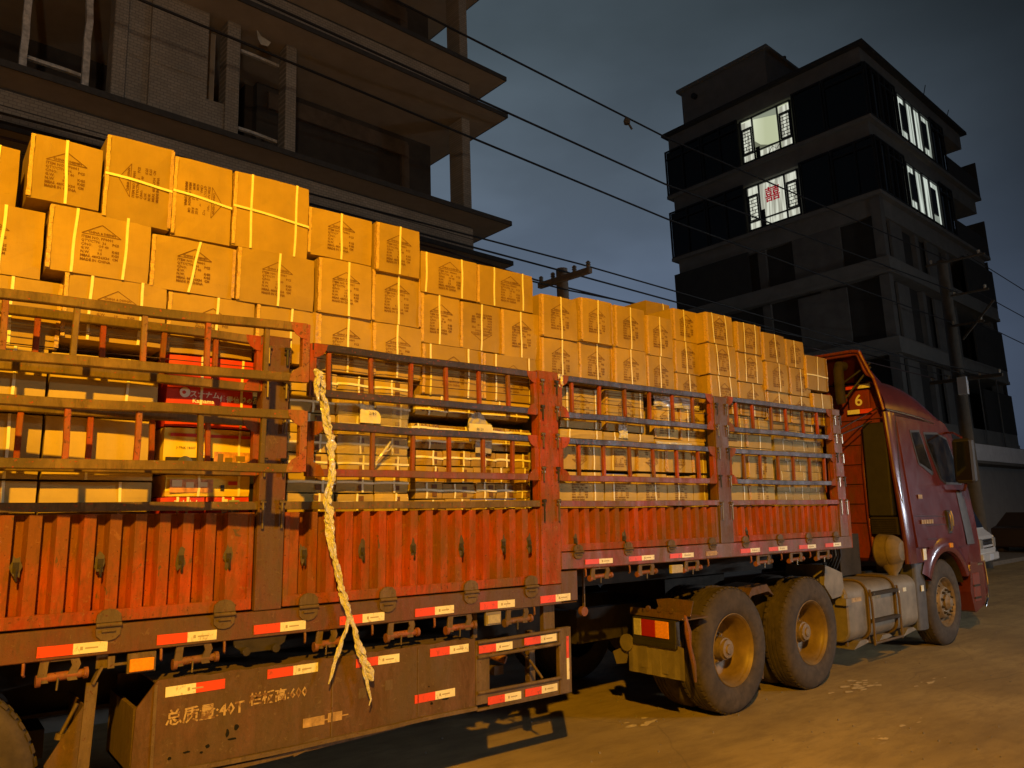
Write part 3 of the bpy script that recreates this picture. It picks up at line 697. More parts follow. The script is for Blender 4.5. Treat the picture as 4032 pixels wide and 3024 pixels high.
def carton_mesh(w_, h, d, mat, seed):
    key = (round(w_, 2), round(h, 2), round(d, 2), mat, seed % 4)
    if key in _cm: return _cm[key]
    w_, h, d = key[:3]; rnd = random.Random(hash(key[:3]) + seed % 4)
    a = MB(); n = 4; vs = []; fs = []
    # front and back faces bulge a few millimetres; the edges stay crushed and uneven
    for j in (0, 1):
        for iz in range(n + 1):
            for ix in range(n + 1):
                crn = .011 * rnd.random() if (ix in (0, n) and iz in (0, n)) else 0
                u, v = ix / n, iz / n; bul = math.sin(math.pi * u) * math.sin(math.pi * v)
                y = (-.007 * bul + rnd.uniform(-.002, .002) + crn) if j == 0 else d
                vs.append((-w_ / 2 + u * w_ + rnd.uniform(-.0015, .0015), y, v * h + (rnd.uniform(-.002, .002) if 0 < iz else 0)))
    q = n + 1; N = q * q
    for iz in range(n):
        for ix in range(n):
            k = iz * q + ix; fs.append((k, k + 1, k + 1 + q, k + q)); fs.append((N + k, N + k + q, N + k + 1 + q, N + k + 1))
    for i in range(n):
        fs += [(i + 1, i, N + i, N + i + 1), (n * q + i, n * q + i + 1, N + n * q + i + 1, N + n * q + i), (i * q, (i + 1) * q, N + (i + 1) * q, N + i * q), ((i + 1) * q + n, i * q + n, N + i * q + n, N + (i + 1) * q + n)]
    a.add(vs, fs); _cm[key] = a.mesh('carton', mat); return _cm[key]
def strap_piece(parent, w_, h, d, mode, pos, mat='strap_yellow', wd=.0132, slant=0.):
    a = MB(); y = -.0085
    if mode == 'v':
        pts = [(pos + slant * (v - .5) + .002 * math.sin(v * 7 + pos * 40), y - .002 * math.sin(math.pi * v), v * h) for v in [i / 6 for i in range(7)]] + [(pos + slant * .5, -.002, h + .002), (pos + slant * .5, d * .5, h + .003), (pos, d, h + .002)]
        vs = []
        for p in pts: vs += [(p[0] - wd / 2, p[1], p[2]), (p[0] + wd / 2, p[1], p[2])]
    else:
        pts = [(-w_ / 2 - .003 + u * (w_ + .006), y - .004 * math.sin(math.pi * u) - .002, pos + slant * (u - .5) + .003 * math.sin(u * 5)) for u in [i / 6 for i in range(7)]]
        pts = [(-w_ / 2 - .003, d * .6, pos - slant * .5)] + pts
        vs = []
        for p in pts: vs += [(p[0], p[1], p[2] + wd / 2), (p[0], p[1], p[2] - wd / 2)]
    fs = [(2 * i, 2 * i + 1, 2 * i + 3, 2 * i + 2) for i in range(len(pts) - 1)]
    a.add(vs, fs); return a.build('strap', mat, parent, recalc=False)
def tape_edge(parent, w_, h, side, seed):
    rnd = random.Random(seed); a = MB(); vs = []; x = -w_ / 2 if side < 0 else w_ / 2; n = 14
    for i in range(n + 1):
        z = h * (.02 + .96 * i / n); j = rnd.uniform(-.004, .004)
        vs += [(x - side * (.012 + abs(j)), -.009 + j * .5, z), (x + side * (.004 + j * .4), -.006 + j, z), (x + side * .003, .03, z)]
    fs = []
    for i in range(n):
        for k in (0, 1): fs.append((3 * i + k, 3 * i + k + 1, 3 * i + k + 4, 3 * i + k + 3))
    a.add(vs, fs, sm=False); a.build('packing_tape', 'tape_clear', parent, recalc=False)
ORD = ['first', 'second', 'third', 'fourth', 'fifth', 'sixth', 'seventh', 'eighth', 'ninth', 'tenth', 'eleventh', 'twelfth']
_n = [0]
def carton(x0, x1, z0, z1, straps=(), pr=None, y=.10, d=.46, mat='cardboard', label='', cat='carton', group='cartons of the load', tape=True, rz=0., printx=0., printz=None, smat='strap_yellow'):
    k = (y + 4.2) / 4.3
    x0, x1, z0, z1 = x0 * k, x1 * k, 1.76 + (z0 - 1.76) * k, 1.76 + (z1 - 1.76) * k
    w_, h = x1 - x0, z1 - z0; _n[0] += 1; s_ = _n[0]
    o = put('carton', carton_mesh(w_, h, d, mat, s_), None, 0, ((x0 + x1) / 2, y, z0)); o.rotation_euler = (0, 0, rz)
    o.scale = (w_ / round(w_, 2), 1, h / round(h, 2)); tag(o, label, cat, group)
    hh, ww = round(h, 2), round(w_, 2)
    for sdef in straps:
        mode, pos = sdef[0], sdef[1]; sl = sdef[2] if len(sdef) > 2 else random.uniform(-.006, .006)
        strap_piece(o, ww, hh, d, mode, pos * (ww if mode == 'v' else hh), smat, slant=sl)
    if pr:
        p = put('printed_text', PRINT, o, 0, (printx, -.0072, (printz if printz is not None else hh * .5)))
        sc = min(1.0, ww / .30, hh / .27) if pr in ('up', 'down') else 1.0
        p.scale = (sc, 1, sc)
        p.rotation_euler = (0, {'up': 0, 'down': math.pi, 'right': R(90), 'left': R(-90)}[pr], 0)
    if tape and h > .2:
        tape_edge(o, ww, hh, -1, s_)
        if s_ % 3 == 0: tape_edge(o, ww, hh, 1, s_ + 50)
    return o
V = 'v'; Hh = 'h'
one = [(V, .03)]
def J(a=.02): return random.uniform(0, a)
PW = {'up': 'upright print', 'down': 'upside down print', 'left': 'print turned left', 'right': 'print turned right', None: 'no print'}
def sw(st):
    v = sum(1 for s in st if s[0] == 'v'); h = len(st) - v
    return {(0, 0): 'no strap', (1, 0): 'one strap', (2, 0): 'two straps', (0, 1): 'a level strap', (2, 1): 'three crossing straps', (1, 1): 'crossed straps'}[(v, h)]
def row(items, where, cat='carton', **kw):
    for i, it in enumerate(items):
        x0, x1, z0, z1, st_, pr = it[:6]; ex = dict(kw); ex.update(it[6] if len(it) > 6 else {})
        ex.setdefault('y', .10 + J())
        lab = '%s %s from left %s, %s, %s' % ('carton', ORD[i] , where, PW[pr], sw(st_))
        if 'label' in ex: lab = ex.pop('label')
        carton(x0, x1, z0, z1, st_, pr, label=lab, **ex)
# top of the load, left part
row([(-.15, .283, 3.215, 3.54, [(V, .3)], None, dict(y=.14)), (.325, .643, 3.31, 3.648, [(V, 0, -.012)], 'up', dict(y=.085, d=.40)), (.663, .99, 3.28, 3.745, [(Hh, .50, -.02)], 'left', dict(y=.085)),
     (1.0, 1.315, 3.26, 3.718, [(Hh, .52, -.03)], 'right', dict(y=.10)), (1.33, 1.78, 3.27, 3.72, [(V, -.28), (V, .32), (Hh, .49, -.03)], None, dict(y=.095))], 'in top row above loose gate')
row([(-.5, -.08, 2.90, 3.24, [(V, .1)], 'up'), (-.06, .412, 2.90, 3.245, [(V, -.45 + .1), (V, .14, .01)], 'up', dict(y=.115)), (.432, .90, 2.962, 3.30, [(V, -.26, .01), (V, .25, .008)], 'up', dict(y=.085)),
     (.912, 1.35, 2.95, 3.247, [(V, .0, .05)], 'up', dict(y=.10)), (1.37, 1.83, 2.95, 3.272, [(V, .02)], 'up', dict(y=.095))], 'in second row above loose gate')
row([(-.45, .02, 2.56, 2.885, [(V, -.2)], None), (.04, .51, 2.56, 2.895, [(V, .06)], None, dict(y=.12)), (.522, 1.0, 2.625, 2.962, [(V, -.26), (V, .24)], 'up', dict(y=.095)),
     (1.012, 1.475, 2.61, 2.945, [(V, .05)], 'up', dict(printz=.17)), (1.492, 1.86, 2.62, 2.95, [(V, .05)], None)], 'in third row over the loose gate')
# middle part
row([(1.785, 2.213, 3.312, 3.612, [(V, .0)], 'up'), (2.25, 2.572, 3.292, 3.62, [(V, .02)], 'up', dict(y=.085)), (2.585, 3.038, 3.207, 3.487, [(V, -.42), (V, .22)], 'up', dict(tape=False)),
     (3.048, 3.555, 3.20, 3.485, [(V, -.22), (V, .30)], 'up', dict(printx=.04))], 'in top row above middle gate')
row([(1.862, 2.217, 2.957, 3.305, [(V, .05)], 'up', dict(y=.085)), (2.225, 2.577, 2.952, 3.295, [(V, .03)], 'up'), (2.59, 2.896, 2.86, 3.203, [(V, -.05)], 'up'), (2.905, 3.25, 2.858, 3.192, [(V, .0)], 'down'),
     (3.262, 3.617, 2.848, 3.19, [(V, -.02)], 'up')], 'in second row above middle gate')
row([(1.868, 2.232, 2.60, 2.952, [(V, .03)], 'up'), (2.238, 2.59, 2.60, 2.947, [(V, -.02)], 'up'), (2.602, 3.085, 2.512, 2.855, [(V, -.38), (V, .25)], 'up', dict(mat='cardboard')), (3.095, 3.62, 2.512, 2.848, [(V, -.30), (V, .28)], 'up')],
    'in third row at middle gate top')
# front part of the load
row([(3.64, 3.997, 3.04, 3.368, one, 'up', dict(y=.07)), (4.04, 4.382, 3.055, 3.407, one, 'up', dict(y=.07)), (4.42, 4.775, 3.05, 3.405, [(V, .0)], 'up', dict(y=.10)), (4.80, 5.125, 3.03, 3.375, [(V, -.02)], 'up', dict(y=.09)),
     (5.145, 5.482, 3.203, 3.487, [(V, -.1)], 'up', dict(y=.15))], 'in top row above third gate')
row([(4.80, 5.10, 3.38, 3.50, [(V, .2)], None, dict(y=.45, label='low carton lying behind the top row above third gate', tape=False))], '')
row([(3.635, 4.003, 2.70, 3.032, one, 'up', dict(y=.085)), (4.012, 4.365, 2.71, 3.045, one, 'up'), (4.402, 4.77, 2.715, 3.045, [(V, .0)], 'up', dict(y=.09)), (4.782, 5.12, 2.695, 3.025, [(V, -.03)], 'up', dict(y=.095)),
     (5.142, 5.492, 2.915, 3.198, [(V, -.08)], 'up', dict(y=.15))], 'in second row above third gate')
row([(5.142, 5.50, 2.62, 2.908, [(V, .0)], 'up', dict(y=.15, label='carton right behind the post top between third and last gate'))], '')
row([(5.60, 5.985, 3.24, 3.522, [(V, -.28, -.02), (V, .22, -.02)], 'up', dict(y=.04)), (6.05, 6.425, 3.207, 3.497, [(V, -.22), (V, .25)], 'up', dict(y=.05)), (6.462, 6.838, 3.162, 3.447, [(V, .04, -.02)], 'up', dict(y=.06)),
     (6.845, 7.178, 3.147, 3.427, [(V, -.05)], 'up', dict(y=.09)), (7.19, 7.59, 2.945, 3.305, [(V, .02, .03), (Hh, .42)], None, dict(y=.08))], 'in top row beside the cab')
row([(5.603, 6.012, 2.947, 3.233, [(V, -.2, -.02), (V, .22, -.02)], 'up', dict(y=.05)), (6.03, 6.435, 2.922, 3.20, [(V, -.2), (V, .22)], 'up', dict(y=.07)), (6.482, 6.878, 2.872, 3.157, [(V, .05)], 'up', dict(y=.06)),
     (6.887, 7.257, 2.862, 3.14, [(V, .0)], 'up', dict(y=.10))], 'in second row beside the cab')
row([(5.612, 6.015, 2.60, 2.938, [(V, -.2, -.02), (V, .22, -.02)], 'up', dict(y=.06)), (6.03, 6.445, 2.60, 2.915, [(V, .02)], 'up', dict(y=.085)), (6.472, 6.845, 2.575, 2.865, [(V, .02)], 'up', dict(y=.09)),
     (6.862, 7.245, 2.575, 2.852, [(V, .0)], 'up', dict(y=.10)), (7.28, 7.648, 2.58, 2.912, [(V, -.05)], None, dict(y=.08))], 'in third row beside the cab')
# behind the gates: first bay
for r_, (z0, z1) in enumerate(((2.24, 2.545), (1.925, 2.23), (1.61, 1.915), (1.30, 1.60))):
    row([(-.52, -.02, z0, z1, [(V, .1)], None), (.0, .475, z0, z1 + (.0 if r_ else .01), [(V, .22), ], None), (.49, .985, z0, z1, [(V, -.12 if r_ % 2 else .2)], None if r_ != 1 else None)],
        'in %s row behind loose gate' % ['top', 'upper middle', 'lower middle', 'bottom'][r_], y=.12, tape=False, mat='cardboard_lit')
# gaily printed cartons in the first bay
def printed(x0, x1, z0, z1, mat, label, y=.115):
    return carton(x0, x1, z0, z1, [(V, -.12, 0), (V, .36 if x1 - x0 > .3 else .1, 0)], None, y=y, mat=mat, label=label, tape=False, smat='strap_pale')
# base colours of the printed cartons come from the print on them
ra = printed(1.03, 1.485, 2.215, 2.60, 'carton_red', 'large red carton with white lettering behind loose gate')
put('printed_text', text_mesh('スナナム', .040, 'print_white', bold=.001), ra, 0, (-.115, -.0085, .165), FACE)
put('printed_text', text_mesh('Kainama', .034, 'print_white', bold=.001), ra, 0, (-.10, -.0085, .132), FACE)
put('printed_text', text_mesh('值得信赖の品牌', .037, 'print_white', bold=.0012), ra, 0, (.045, -.0085, .150), FACE)
a = MB(); a.lathe([(0, -.009), (.028, -.009)], 'y', (-.14, 0, .185), 16); a.build('logo_disc', 'print_white', ra, recalc=False)
a = MB(); a.lathe([(0, -.0095), (.010, -.0095)], 'y', (-.145, 0, .185), 12); a.build('logo_disc', 'carton_red', ra, recalc=False)
rb = printed(1.03, 1.485, 1.965, 2.205, 'carton_yellow', 'yellow carton with picture print and torn flap behind loose gate')
a = MB(); a.box(-.20, .225, -.0090, -.0075, .195, .212, 0); a.box(.03, .225, -.0090, -.0075, .03, .12, 1); a.box(-.22, .03, -.0090, -.0075, .0, .085, 2); a.lathe([(0, -.010), (.042, -.010)], 'y', (-.12, 0, .05), 18, 3)
a.build('printed_picture', ['carton_red', 'print_photo', 'chassis', 'print_blue'], rb)
put('printed_text', text_mesh('S-TNK 18007', .018, 'print_black'), rb, 0, (-.17, -.0085, .130), FACE)
for (x, z, w_, h_) in ((.05, .06, .03, .05), (.09, .05, .04, .04), (.15, .07, .05, .03), (.15, .035, .06, .022), (-.06, .10, .05, .018)):
    a = MB(); a.box(x, x + w_, -.0105, -.0092, z, z + h_); a.build('printed_picture', random.choice(['paper', 'rim_paint', 'winch_paint', 'carton_yellow']), rb)
rc = printed(1.05, 1.49, 1.845, 1.955, 'carton_yellow', 'flat yellow carton with upside down picture above the red ones')
a = MB(); a.box(-.20, .02, -.0090, -.0075, .02, .09, 0); a.build('printed_picture', 'print_photo', rc)
for (x, z, w_, h_) in ((-.19, .05, .05, .035), (-.12, .045, .04, .03), (-.05, .05, .04, .025), (.10, .06, .05, .02), (.06, .03, .02, .03)):
    a = MB(); a.box(x, x + w_, -.0105, -.0092, z, z + h_); a.build('printed_picture', random.choice(['paper', 'carton_red', 'print_black']), rc)
rd = printed(1.03, 1.252, 1.62, 1.84, 'carton_red', 'small red carton lettered in white at left of the red pair')
put('printed_text', text_mesh('スナナム', .034, 'print_white', bold=.001), rd, 0, (-.05, -.0085, .178), FACE); put('printed_text', text_mesh('Kainama', .028, 'print_white', bold=.001), rd, 0, (-.045, -.0085, .150), FACE)
re_ = printed(1.262, 1.49, 1.62, 1.84, 'carton_red', 'small red carton with a blue and white sticker')
a = MB(); a.box(.0, .06, -.0095, -.0085, .14, .205, 0); a.box(-.022, -.004, -.0095, -.0085, .13, .21, 1); a.build('sticker', ['sticker_blue', 'print_white'], re_)
put('printed_text', text_mesh('直销', .024, 'print_white'), re_, 0, (.006, -.0102, .16), FACE)
carton(1.03, 1.49, 1.30, 1.61, [(V, .1)], None, y=.12, label='carton under the small red pair behind loose gate', tape=False)
# second bay: a column of small strapped cartons
def small(x0, x1, z0, z1, lab, cross=True, mat='cardboard_brown', y=.13, txt=None, sx=.1):
    h = z1 - z0
    o = carton(x0, x1, z0, z1, [(V, sx, 0), (Hh, .52, random.uniform(-.006, .006))] if cross else [(V, sx, 0)], None, y=y + J(.012), d=.35, mat=mat, label=lab, tape=False)
    if txt: put('printed_text', text_mesh(txt, .042, 'winch_paint', bold=.001), o, 0, (-.09, -.0085, h * .35), FACE)
    else:
        for u_, v_ in ((.12, .40), (.62, .88)): MB().box(.02, .055, -.0088, -.008, h * u_, h * v_).build('printed_mark', 'print_ink', o)
    return o
zz = [2.585, 2.46, 2.335, 2.215, 2.10, 1.985, 1.865, 1.745, 1.62, 1.50, 1.38]
rn = ['top', 'second', 'third', 'fourth', 'fifth', 'sixth', 'seventh', 'eighth', 'ninth', 'lowest']
for i in range(len(zz) - 1):
    for k, (x0, x1) in enumerate(((1.70, 1.995), (2.005, 2.252), (2.262, 2.502))):
        dx = random.uniform(-.008, .008)
        small(x0 + dx, x1 + dx - .003, zz[i + 1] + .004, zz[i] - random.uniform(.0, .006), 'small strapped carton, %s of stack %s the loose gate end' % (rn[i], ['right behind', 'just right of', 'further right of'][k]), sx=random.uniform(-.1, .25))
# torn printed cartons and small packs right of them
carton(2.55, 3.52, 2.447, 2.508, [(V, -.3), (V, .2)], None, y=.115, mat='cardboard_brown', label='flattened carton under the third row at middle gate', tape=False)
for i, (x0, x1) in enumerate(((2.50, 3.02), (3.03, 3.58))):
    for k, (z0, z1) in enumerate(((2.35, 2.75), (1.94, 2.34))):
        carton(x0, x1, z0, z1, [], None, y=.62, label='deeper %s carton seen through gaps behind middle gate, %s' % (['upper', 'lower'][k], ['left', 'right'][i]), tape=False)
tx = ['CARDNIYI', 'ARDNIYI', 'CARDNIYI']
for i, (x0, x1, z0, z1) in enumerate(((2.55, 2.79, 2.375, 2.445), (2.80, 3.03, 2.375, 2.44), (3.04, 3.49, 2.38, 2.44), (2.52, 2.72, 2.262, 2.315), (2.73, 3.0, 2.255, 2.312), (3.01, 3.27, 2.262, 2.322), (3.28, 3.505, 2.265, 2.318),
                                      (2.55, 2.80, 2.155, 2.25), (2.81, 3.08, 2.165, 2.248), (3.09, 3.50, 2.16, 2.25))):
    o = small(x0, x1, z0, z1, 'flat brown carton lettered CARDNIYI, %s of those at the middle gate' % ['top left', 'top centre', 'top right', 'middle leftmost', 'middle second', 'middle third', 'middle rightmost', 'bottom left', 'bottom centre', 'bottom right'][i],
              txt='CARDNIYI', y=.14, mat='cardboard' if i % 3 else 'cardboard_brown', sx=random.uniform(-.3, .3))
zz = [2.148, 2.045, 1.935, 1.83, 1.725, 1.615, 1.505, 1.40]
rn2 = ['top', 'second', 'third', 'fourth', 'fifth', 'sixth', 'lowest']
for i in range(len(zz) - 1):
    xs = [2.555, 2.765 + .02 * (i % 2), 2.99 + .02 * (i % 3), 3.20 - .02 * (i % 2), 3.36 + .01 * i % .03, 3.505]
    for k in range(5):
        small(xs[k], xs[k + 1] - .007, zz[i + 1] + .003, zz[i] - random.uniform(0, .008), 'small strapped carton at %s of %s layer behind middle gate' % (['left end', 'left of centre', 'centre', 'right of centre', 'right end'][k], rn2[i]), sx=random.uniform(-.25, .25), mat='cardboard')
# third bay
row([(3.80, 4.225, 2.362, 2.672, [(V, -.34), (V, .36)], 'up', dict(y=.12)), (4.285, 4.72, 2.362, 2.69, [(V, -.05), (V, .4)], 'up', dict(y=.12)), (4.845, 5.15, 2.33, 2.60, [(V, .05)], 'up', dict(y=.13)), (5.17, 5.49, 2.32, 2.60, [(V, -.2)], 'up', dict(y=.13))], 'in top row behind third gate', mat='cardboard_lit')
nm = ['second', 'third', 'fourth', 'bottom']
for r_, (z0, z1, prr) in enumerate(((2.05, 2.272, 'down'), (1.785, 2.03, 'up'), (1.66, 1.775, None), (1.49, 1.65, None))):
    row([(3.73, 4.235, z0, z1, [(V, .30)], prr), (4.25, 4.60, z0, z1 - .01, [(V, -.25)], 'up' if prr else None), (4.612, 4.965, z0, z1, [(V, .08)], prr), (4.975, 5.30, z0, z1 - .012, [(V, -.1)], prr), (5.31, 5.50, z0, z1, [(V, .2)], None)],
        'in %s row behind third gate' % nm[r_], mat='cardboard_lit', y=.12 if r_ == 0 else .125, tape=(r_ < 1))
row([(3.80, 4.235, 2.285, 2.352, [(V, -.3), (V, .35)], None), (4.25, 4.83, 2.285, 2.35, [(V, -.3), (V, .2)], None), (4.845, 5.49, 2.283, 2.318, [], None)], 'among flat cartons behind third gate', y=.12, tape=False, mat='cardboard_lit')
# last bay
nm = ['top', 'second', 'third', 'bottom']
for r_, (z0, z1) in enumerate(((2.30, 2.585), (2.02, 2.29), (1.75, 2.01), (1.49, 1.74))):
    row([(5.71, 6.095, z0, z1, [(V, .28), (V, -.25)], 'up' if r_ == 0 else None), (6.105, 6.50, z0, z1 + .003, [(V, .0)], 'up' if r_ > 0 else None)], 'in %s row behind last gate' % nm[r_], y=.12, mat='cardboard_lit')
    if r_ == 0: row([(6.52, 6.90, 2.50, 2.57, [(V, .1)], None, dict(label='flat carton on top of the film wrapped stack, left')), (6.91, 7.40, 2.50, 2.565, [(V, .1)], None, dict(label='flat carton on top of the film wrapped stack, right'))], '', y=.14, tape=False)
k = 0
rn3 = ['top', 'second', 'third', 'fourth', 'fifth', 'sixth', 'seventh', 'eighth', 'ninth', 'lowest']
for i in range(10):
    z1 = 2.49 - i * .1; off = .05 * (i % 2)
    for j, (x0, x1) in enumerate(((6.545, 6.80 + off), (6.81 + off, 7.09 + off * .5), (7.10 + off * .5, 7.40))):
        carton(x0, x1, z1 - .095, z1, [(V, random.uniform(-.2, .2))], None, y=.135 + J(.01), d=.4, mat='cardboard_brown', label='small carton under stretch film, %s of %s layer' % (['left', 'centre', 'right'][j], rn3[i]), tape=False)
# stretch film round that stack: crumpled sheet
a = MB(); nx, nz = 36, 40; vs = []
for iz in range(nz + 1):
    for ix in range(nx + 1):
        x = 6.535 + ix / nx * .875; z = 1.50 + iz / nz * 1.0
        y = .108 - .010 * abs(noise.noise(Vector((x * 9, z * 22, 1)))) + .004 * noise.noise(Vector((x * 30, z * 30, 4)))
        if ix == 0: y = .30
        vs.append((x, y, z))
q = nx + 1
a.add(vs, [(i * q + j, i * q + j + 1, (i + 1) * q + j + 1, (i + 1) * q + j) for i in range(nz) for j in range(nx)], sm=True)
tag(a.build('stretch_film', 'stretch_film', recalc=False), 'clear crumpled stretch film around the small cartons near the cab', 'plastic film')
def crumple(x0, x1, z0, z1, y, name, label, mat, amp=.012, n=14, top=None, cat='plastic film'):
    a = MB(); vs = []
    for iz in range(n + 1):
        for ix in range(n + 1):
            u, v = ix / n, iz / n; x = x0 + u * (x1 - x0); z = z0 + v * (z1 - z0)
            if top: z = z0 + v * (top(u) - z0)
            vs.append((x, y + amp * noise.noise(Vector((x * 14, z * 14, y * 50))) + amp * .6 * noise.noise(Vector((x * 40, z * 40, 2))), z))
    q = n + 1; a.add(vs, [(i * q + j, i * q + j + 1, (i + 1) * q + j + 1, (i + 1) * q + j) for i in range(n) for j in range(n)], sm=True)
    return tag(a.build(name, mat, recalc=False), label, cat)
crumple(4.86, 5.45, 2.60, 2.70, .11, 'stretch_film', 'crumpled clear film bunched under the third gate top rail', 'film_twist', .03)
crumple(4.84, 5.30, 2.275, 2.30, .09, 'stretch_film', 'thin roll of clear film between rows behind third gate', 'film_twist', .02)
crumple(4.42, 4.52, 2.31, 2.42, .10, 'stretch_film', 'small knot of shiny film behind third gate', 'film_twist', .03)
crumple(3.70, 3.745, 2.64, 2.74, .0, 'stretch_film', 'scrap of clear film caught on the tall red post', 'film_twist', .03)
crumple(2.38, 2.50, 2.28, 2.45, .09, 'stretch_film', 'torn film wrapped on the small cartons behind middle gate', 'stretch_film', .03)
crumple(2.02, 2.50, 2.05, 2.45, .112, 'stretch_film', 'loose clear film over the small strapped cartons', 'stretch_film', .015)
# papers
o = crumple(2.15, 2.29, 2.295, 2.41, .085, 'paper_note', 'torn yellowish note stuck on small cartons behind middle gate', 'paper', .008, top=lambda u: 2.30 + .115 * (1 - u) ** .6 + .04 * u, cat='paper')
put('handwriting', text_mesh('2/80', .03, 'print_black'), o, 0, (2.20, .068, 2.345), FACE)
o = crumple(2.95, 3.14, 2.295, 2.415, .085, 'plastic_bag', 'pale paper bag hung behind middle gate', 'bag_pale', .02, top=lambda u: 2.345 + .075 * math.sin(math.pi * min(1, u * 1.1)) ** .7, cat='bag')
o = crumple(2.95, 3.14, 2.215, 2.335, .065, 'paper_note', 'square yellow handwritten sheet in front of the pale bag', 'paper', .006, cat='paper')
put('handwriting', text_mesh('48 20', .026, 'print_black'), o, 0, (3.0, .050, 2.29), FACE)
crumple(3.02, 3.16, 2.14, 2.215, .09, 'paper_note', 'narrow paper corner hanging below the yellow sheet', 'bag_pale', .012, cat='paper')
a = MB(); a.tube([(2.355, .07, 2.185), (2.31, .06, 2.13), (2.27, .07, 2.075), (2.255, .075, 2.05)], [.006, .009, .008, .004], 7); a.tube([(2.31, .06, 2.12), (2.34, .065, 2.13), (2.37, .07, 2.165)], [.004, .004, .003], 6)
tag(a.build('film_twist', 'film_twist'), 'short twisted end of film poking out by middle gate', 'plastic film')
# long twisted film strip hanging over the gates
def strip(pts, name='strip'):
    a = MB(); P_ = []
    for i in range(len(pts) - 1):
        p, q = Vector(pts[i][:3]), Vector(pts[i + 1][:3]); m_ = max(3, int((q - p).length / .007))
        for k in range(m_): P_.append((p.lerp(q, k / m_), pts[i][3] + (pts[i + 1][3] - pts[i][3]) * k / m_))
    P_.append((Vector(pts[-1][:3]), pts[-1][3])); m_ = len(P_)
    for sx in range(9):        # nine crumpled ribbons wound round each other
        ph = sx * .7; vs = []; tw = .035 + .012 * (sx % 3); sd = sx * 7.7
        for i, (p, r_) in enumerate(P_):
            t = ph + i * tw + 1.2 * noise.noise(Vector((sd, p.z * 5, 0)))
            rr = r_ * (.28 + .62 * abs(noise.noise(Vector((sd, p.z * 11, 3))) + .35)); wv = r_ * (.34 + .5 * abs(noise.noise(Vector((sd, p.z * 19, 8)))))
            cx_, cy_ = p.x + rr * math.cos(t), p.y + rr * .55 * math.sin(t); t2 = t * 1.9 + 2.4 * noise.noise(Vector((sd, p.z * 26, 5)))
            jx, jy = wv * math.cos(t2), wv * .6 * math.sin(t2)
            cr_ = .25 * wv * noise.noise(Vector((sd, p.z * 130, 1)))
            vs += [(cx_ - jx, cy_ - jy, p.z), (cx_ + cr_ * jy * 60, cy_ - abs(cr_) * 1.5, p.z + cr_), (cx_ + jx, cy_ + jy, p.z)]
        a.add(vs, [(3 * i + k, 3 * i + k + 1, 3 * i + k + 4, 3 * i + k + 3) for i in range(m_ - 1) for k in (0, 1)], sm=False)
    return a
S = empty('film_strip', (1.9, -.06, 2.5), 'long twisted strip of clear film hanging from the gate over the drop side', 'plastic film')
def sp(a, nm):
    o = a.build(nm, 'film_twist', S, recalc=False); o.location = (-1.9, .06, -2.5); return o
yS = -.06
sp(strip([(1.775, -.10, 2.565, 0.0104), (1.785, -.10, 2.55, 0.0260), (1.815, -.08, 2.47, 0.0338), (1.86, -.05, 2.32, 0.0299), (1.888, -.045, 2.20, 0.0286), (1.905, -.045, 2.09, 0.0260), (1.915, -.045, 1.98, 0.0247), (1.905, -.045, 1.90, 0.0221), (1.885, -.05, 1.80, 0.0299),
          (1.893, -.055, 1.72, 0.0312), (1.912, -.055, 1.62, 0.0260), (1.935, -.055, 1.50, 0.0234), (1.965, -.06, 1.40, 0.0234), (1.985, -.06, 1.32, 0.0234), (2.02, -.06, 1.22, 0.0260), (2.038, -.06, 1.165, 0.0234)]), 'upper_strand')
sp(strip([(1.79, -.12, 2.55, 0.0156), (1.772, -.12, 2.48, 0.0234), (1.778, -.12, 2.41, 0.0182), (1.783, -.12, 2.375, 0.0078)]), 'folded_end')
sp(strip([(2.035, -.06, 1.17, 0.0130), (2.015, -.065, 1.10, 0.0169), (1.985, -.065, 1.02, 0.0182), (1.955, -.065, .94, 0.0143), (1.93, -.065, .86, 0.0091), (1.918, -.065, .82, 0.0039)]), 'left_tail')
sp(strip([(2.040, -.06, 1.17, 0.0156), (2.07, -.065, 1.09, 0.0221), (2.10, -.065, 1.00, 0.0286), (2.125, -.065, .93, 0.0312), (2.165, -.065, .85, 0.0273), (2.185, -.065, .80, 0.0130)]), 'right_tail')
sp(strip([(2.115, -.07, .92, 0.0130), (2.135, -.07, .84, 0.0117), (2.16, -.07, .76, 0.0104), (2.175, -.07, .70, 0.0065), (2.165, -.07, .67, 0.0039)]), 'thin_tail')
# ================================================================== tractor unit (local: x forwards, y away from the street, z up)
K = empty('tractor_truck', (5.63, .109, 0), 'dark red tractor unit with high roof and number 6 plate coupled to the trailer', 'truck', rz=R(3.03))
def kp(mb, name, mat, parent=None, bevel=0, label=None):
    o = mb.build(name, mat, parent or K, bevel)
    if label: o['label'] = label
    return o
W = 2.45
# frame
a = MB()
for y in (.78, 1.58): a.box(-1.0, 5.6, y, y + .09, .62, .90)
for x in (-.9, .75, 2.1, 3.4): a.box(x, x + .1, .87, 1.58, .66, .86)
kp(a, 'frame_rail', 'chassis')
a = MB(); a.lathe([(0, 0), (.45, 0), (.45, .06), (0, .06)], 'z', (.8, 1.22, 1.12), 24); a.box(.3, 1.3, .85, 1.6, .9, 1.12); kp(a, 'fifth_wheel', 'chassis')
for x in (.16, 1.505): a = MB(); a.tube([(x, .3, .53), (x, 2.15, .53)], .07, 12); a.lathe([(0, 0), (.18, .02), (.2, .12), (.18, .22), (0, .24)], 'y', (x, 1.1, .55), 16); kp(a, 'axle', 'chassis')
a = MB(); a.tube([(4.95, .3, .5), (4.95, 2.15, .5)], .05, 10); kp(a, 'axle', 'chassis')
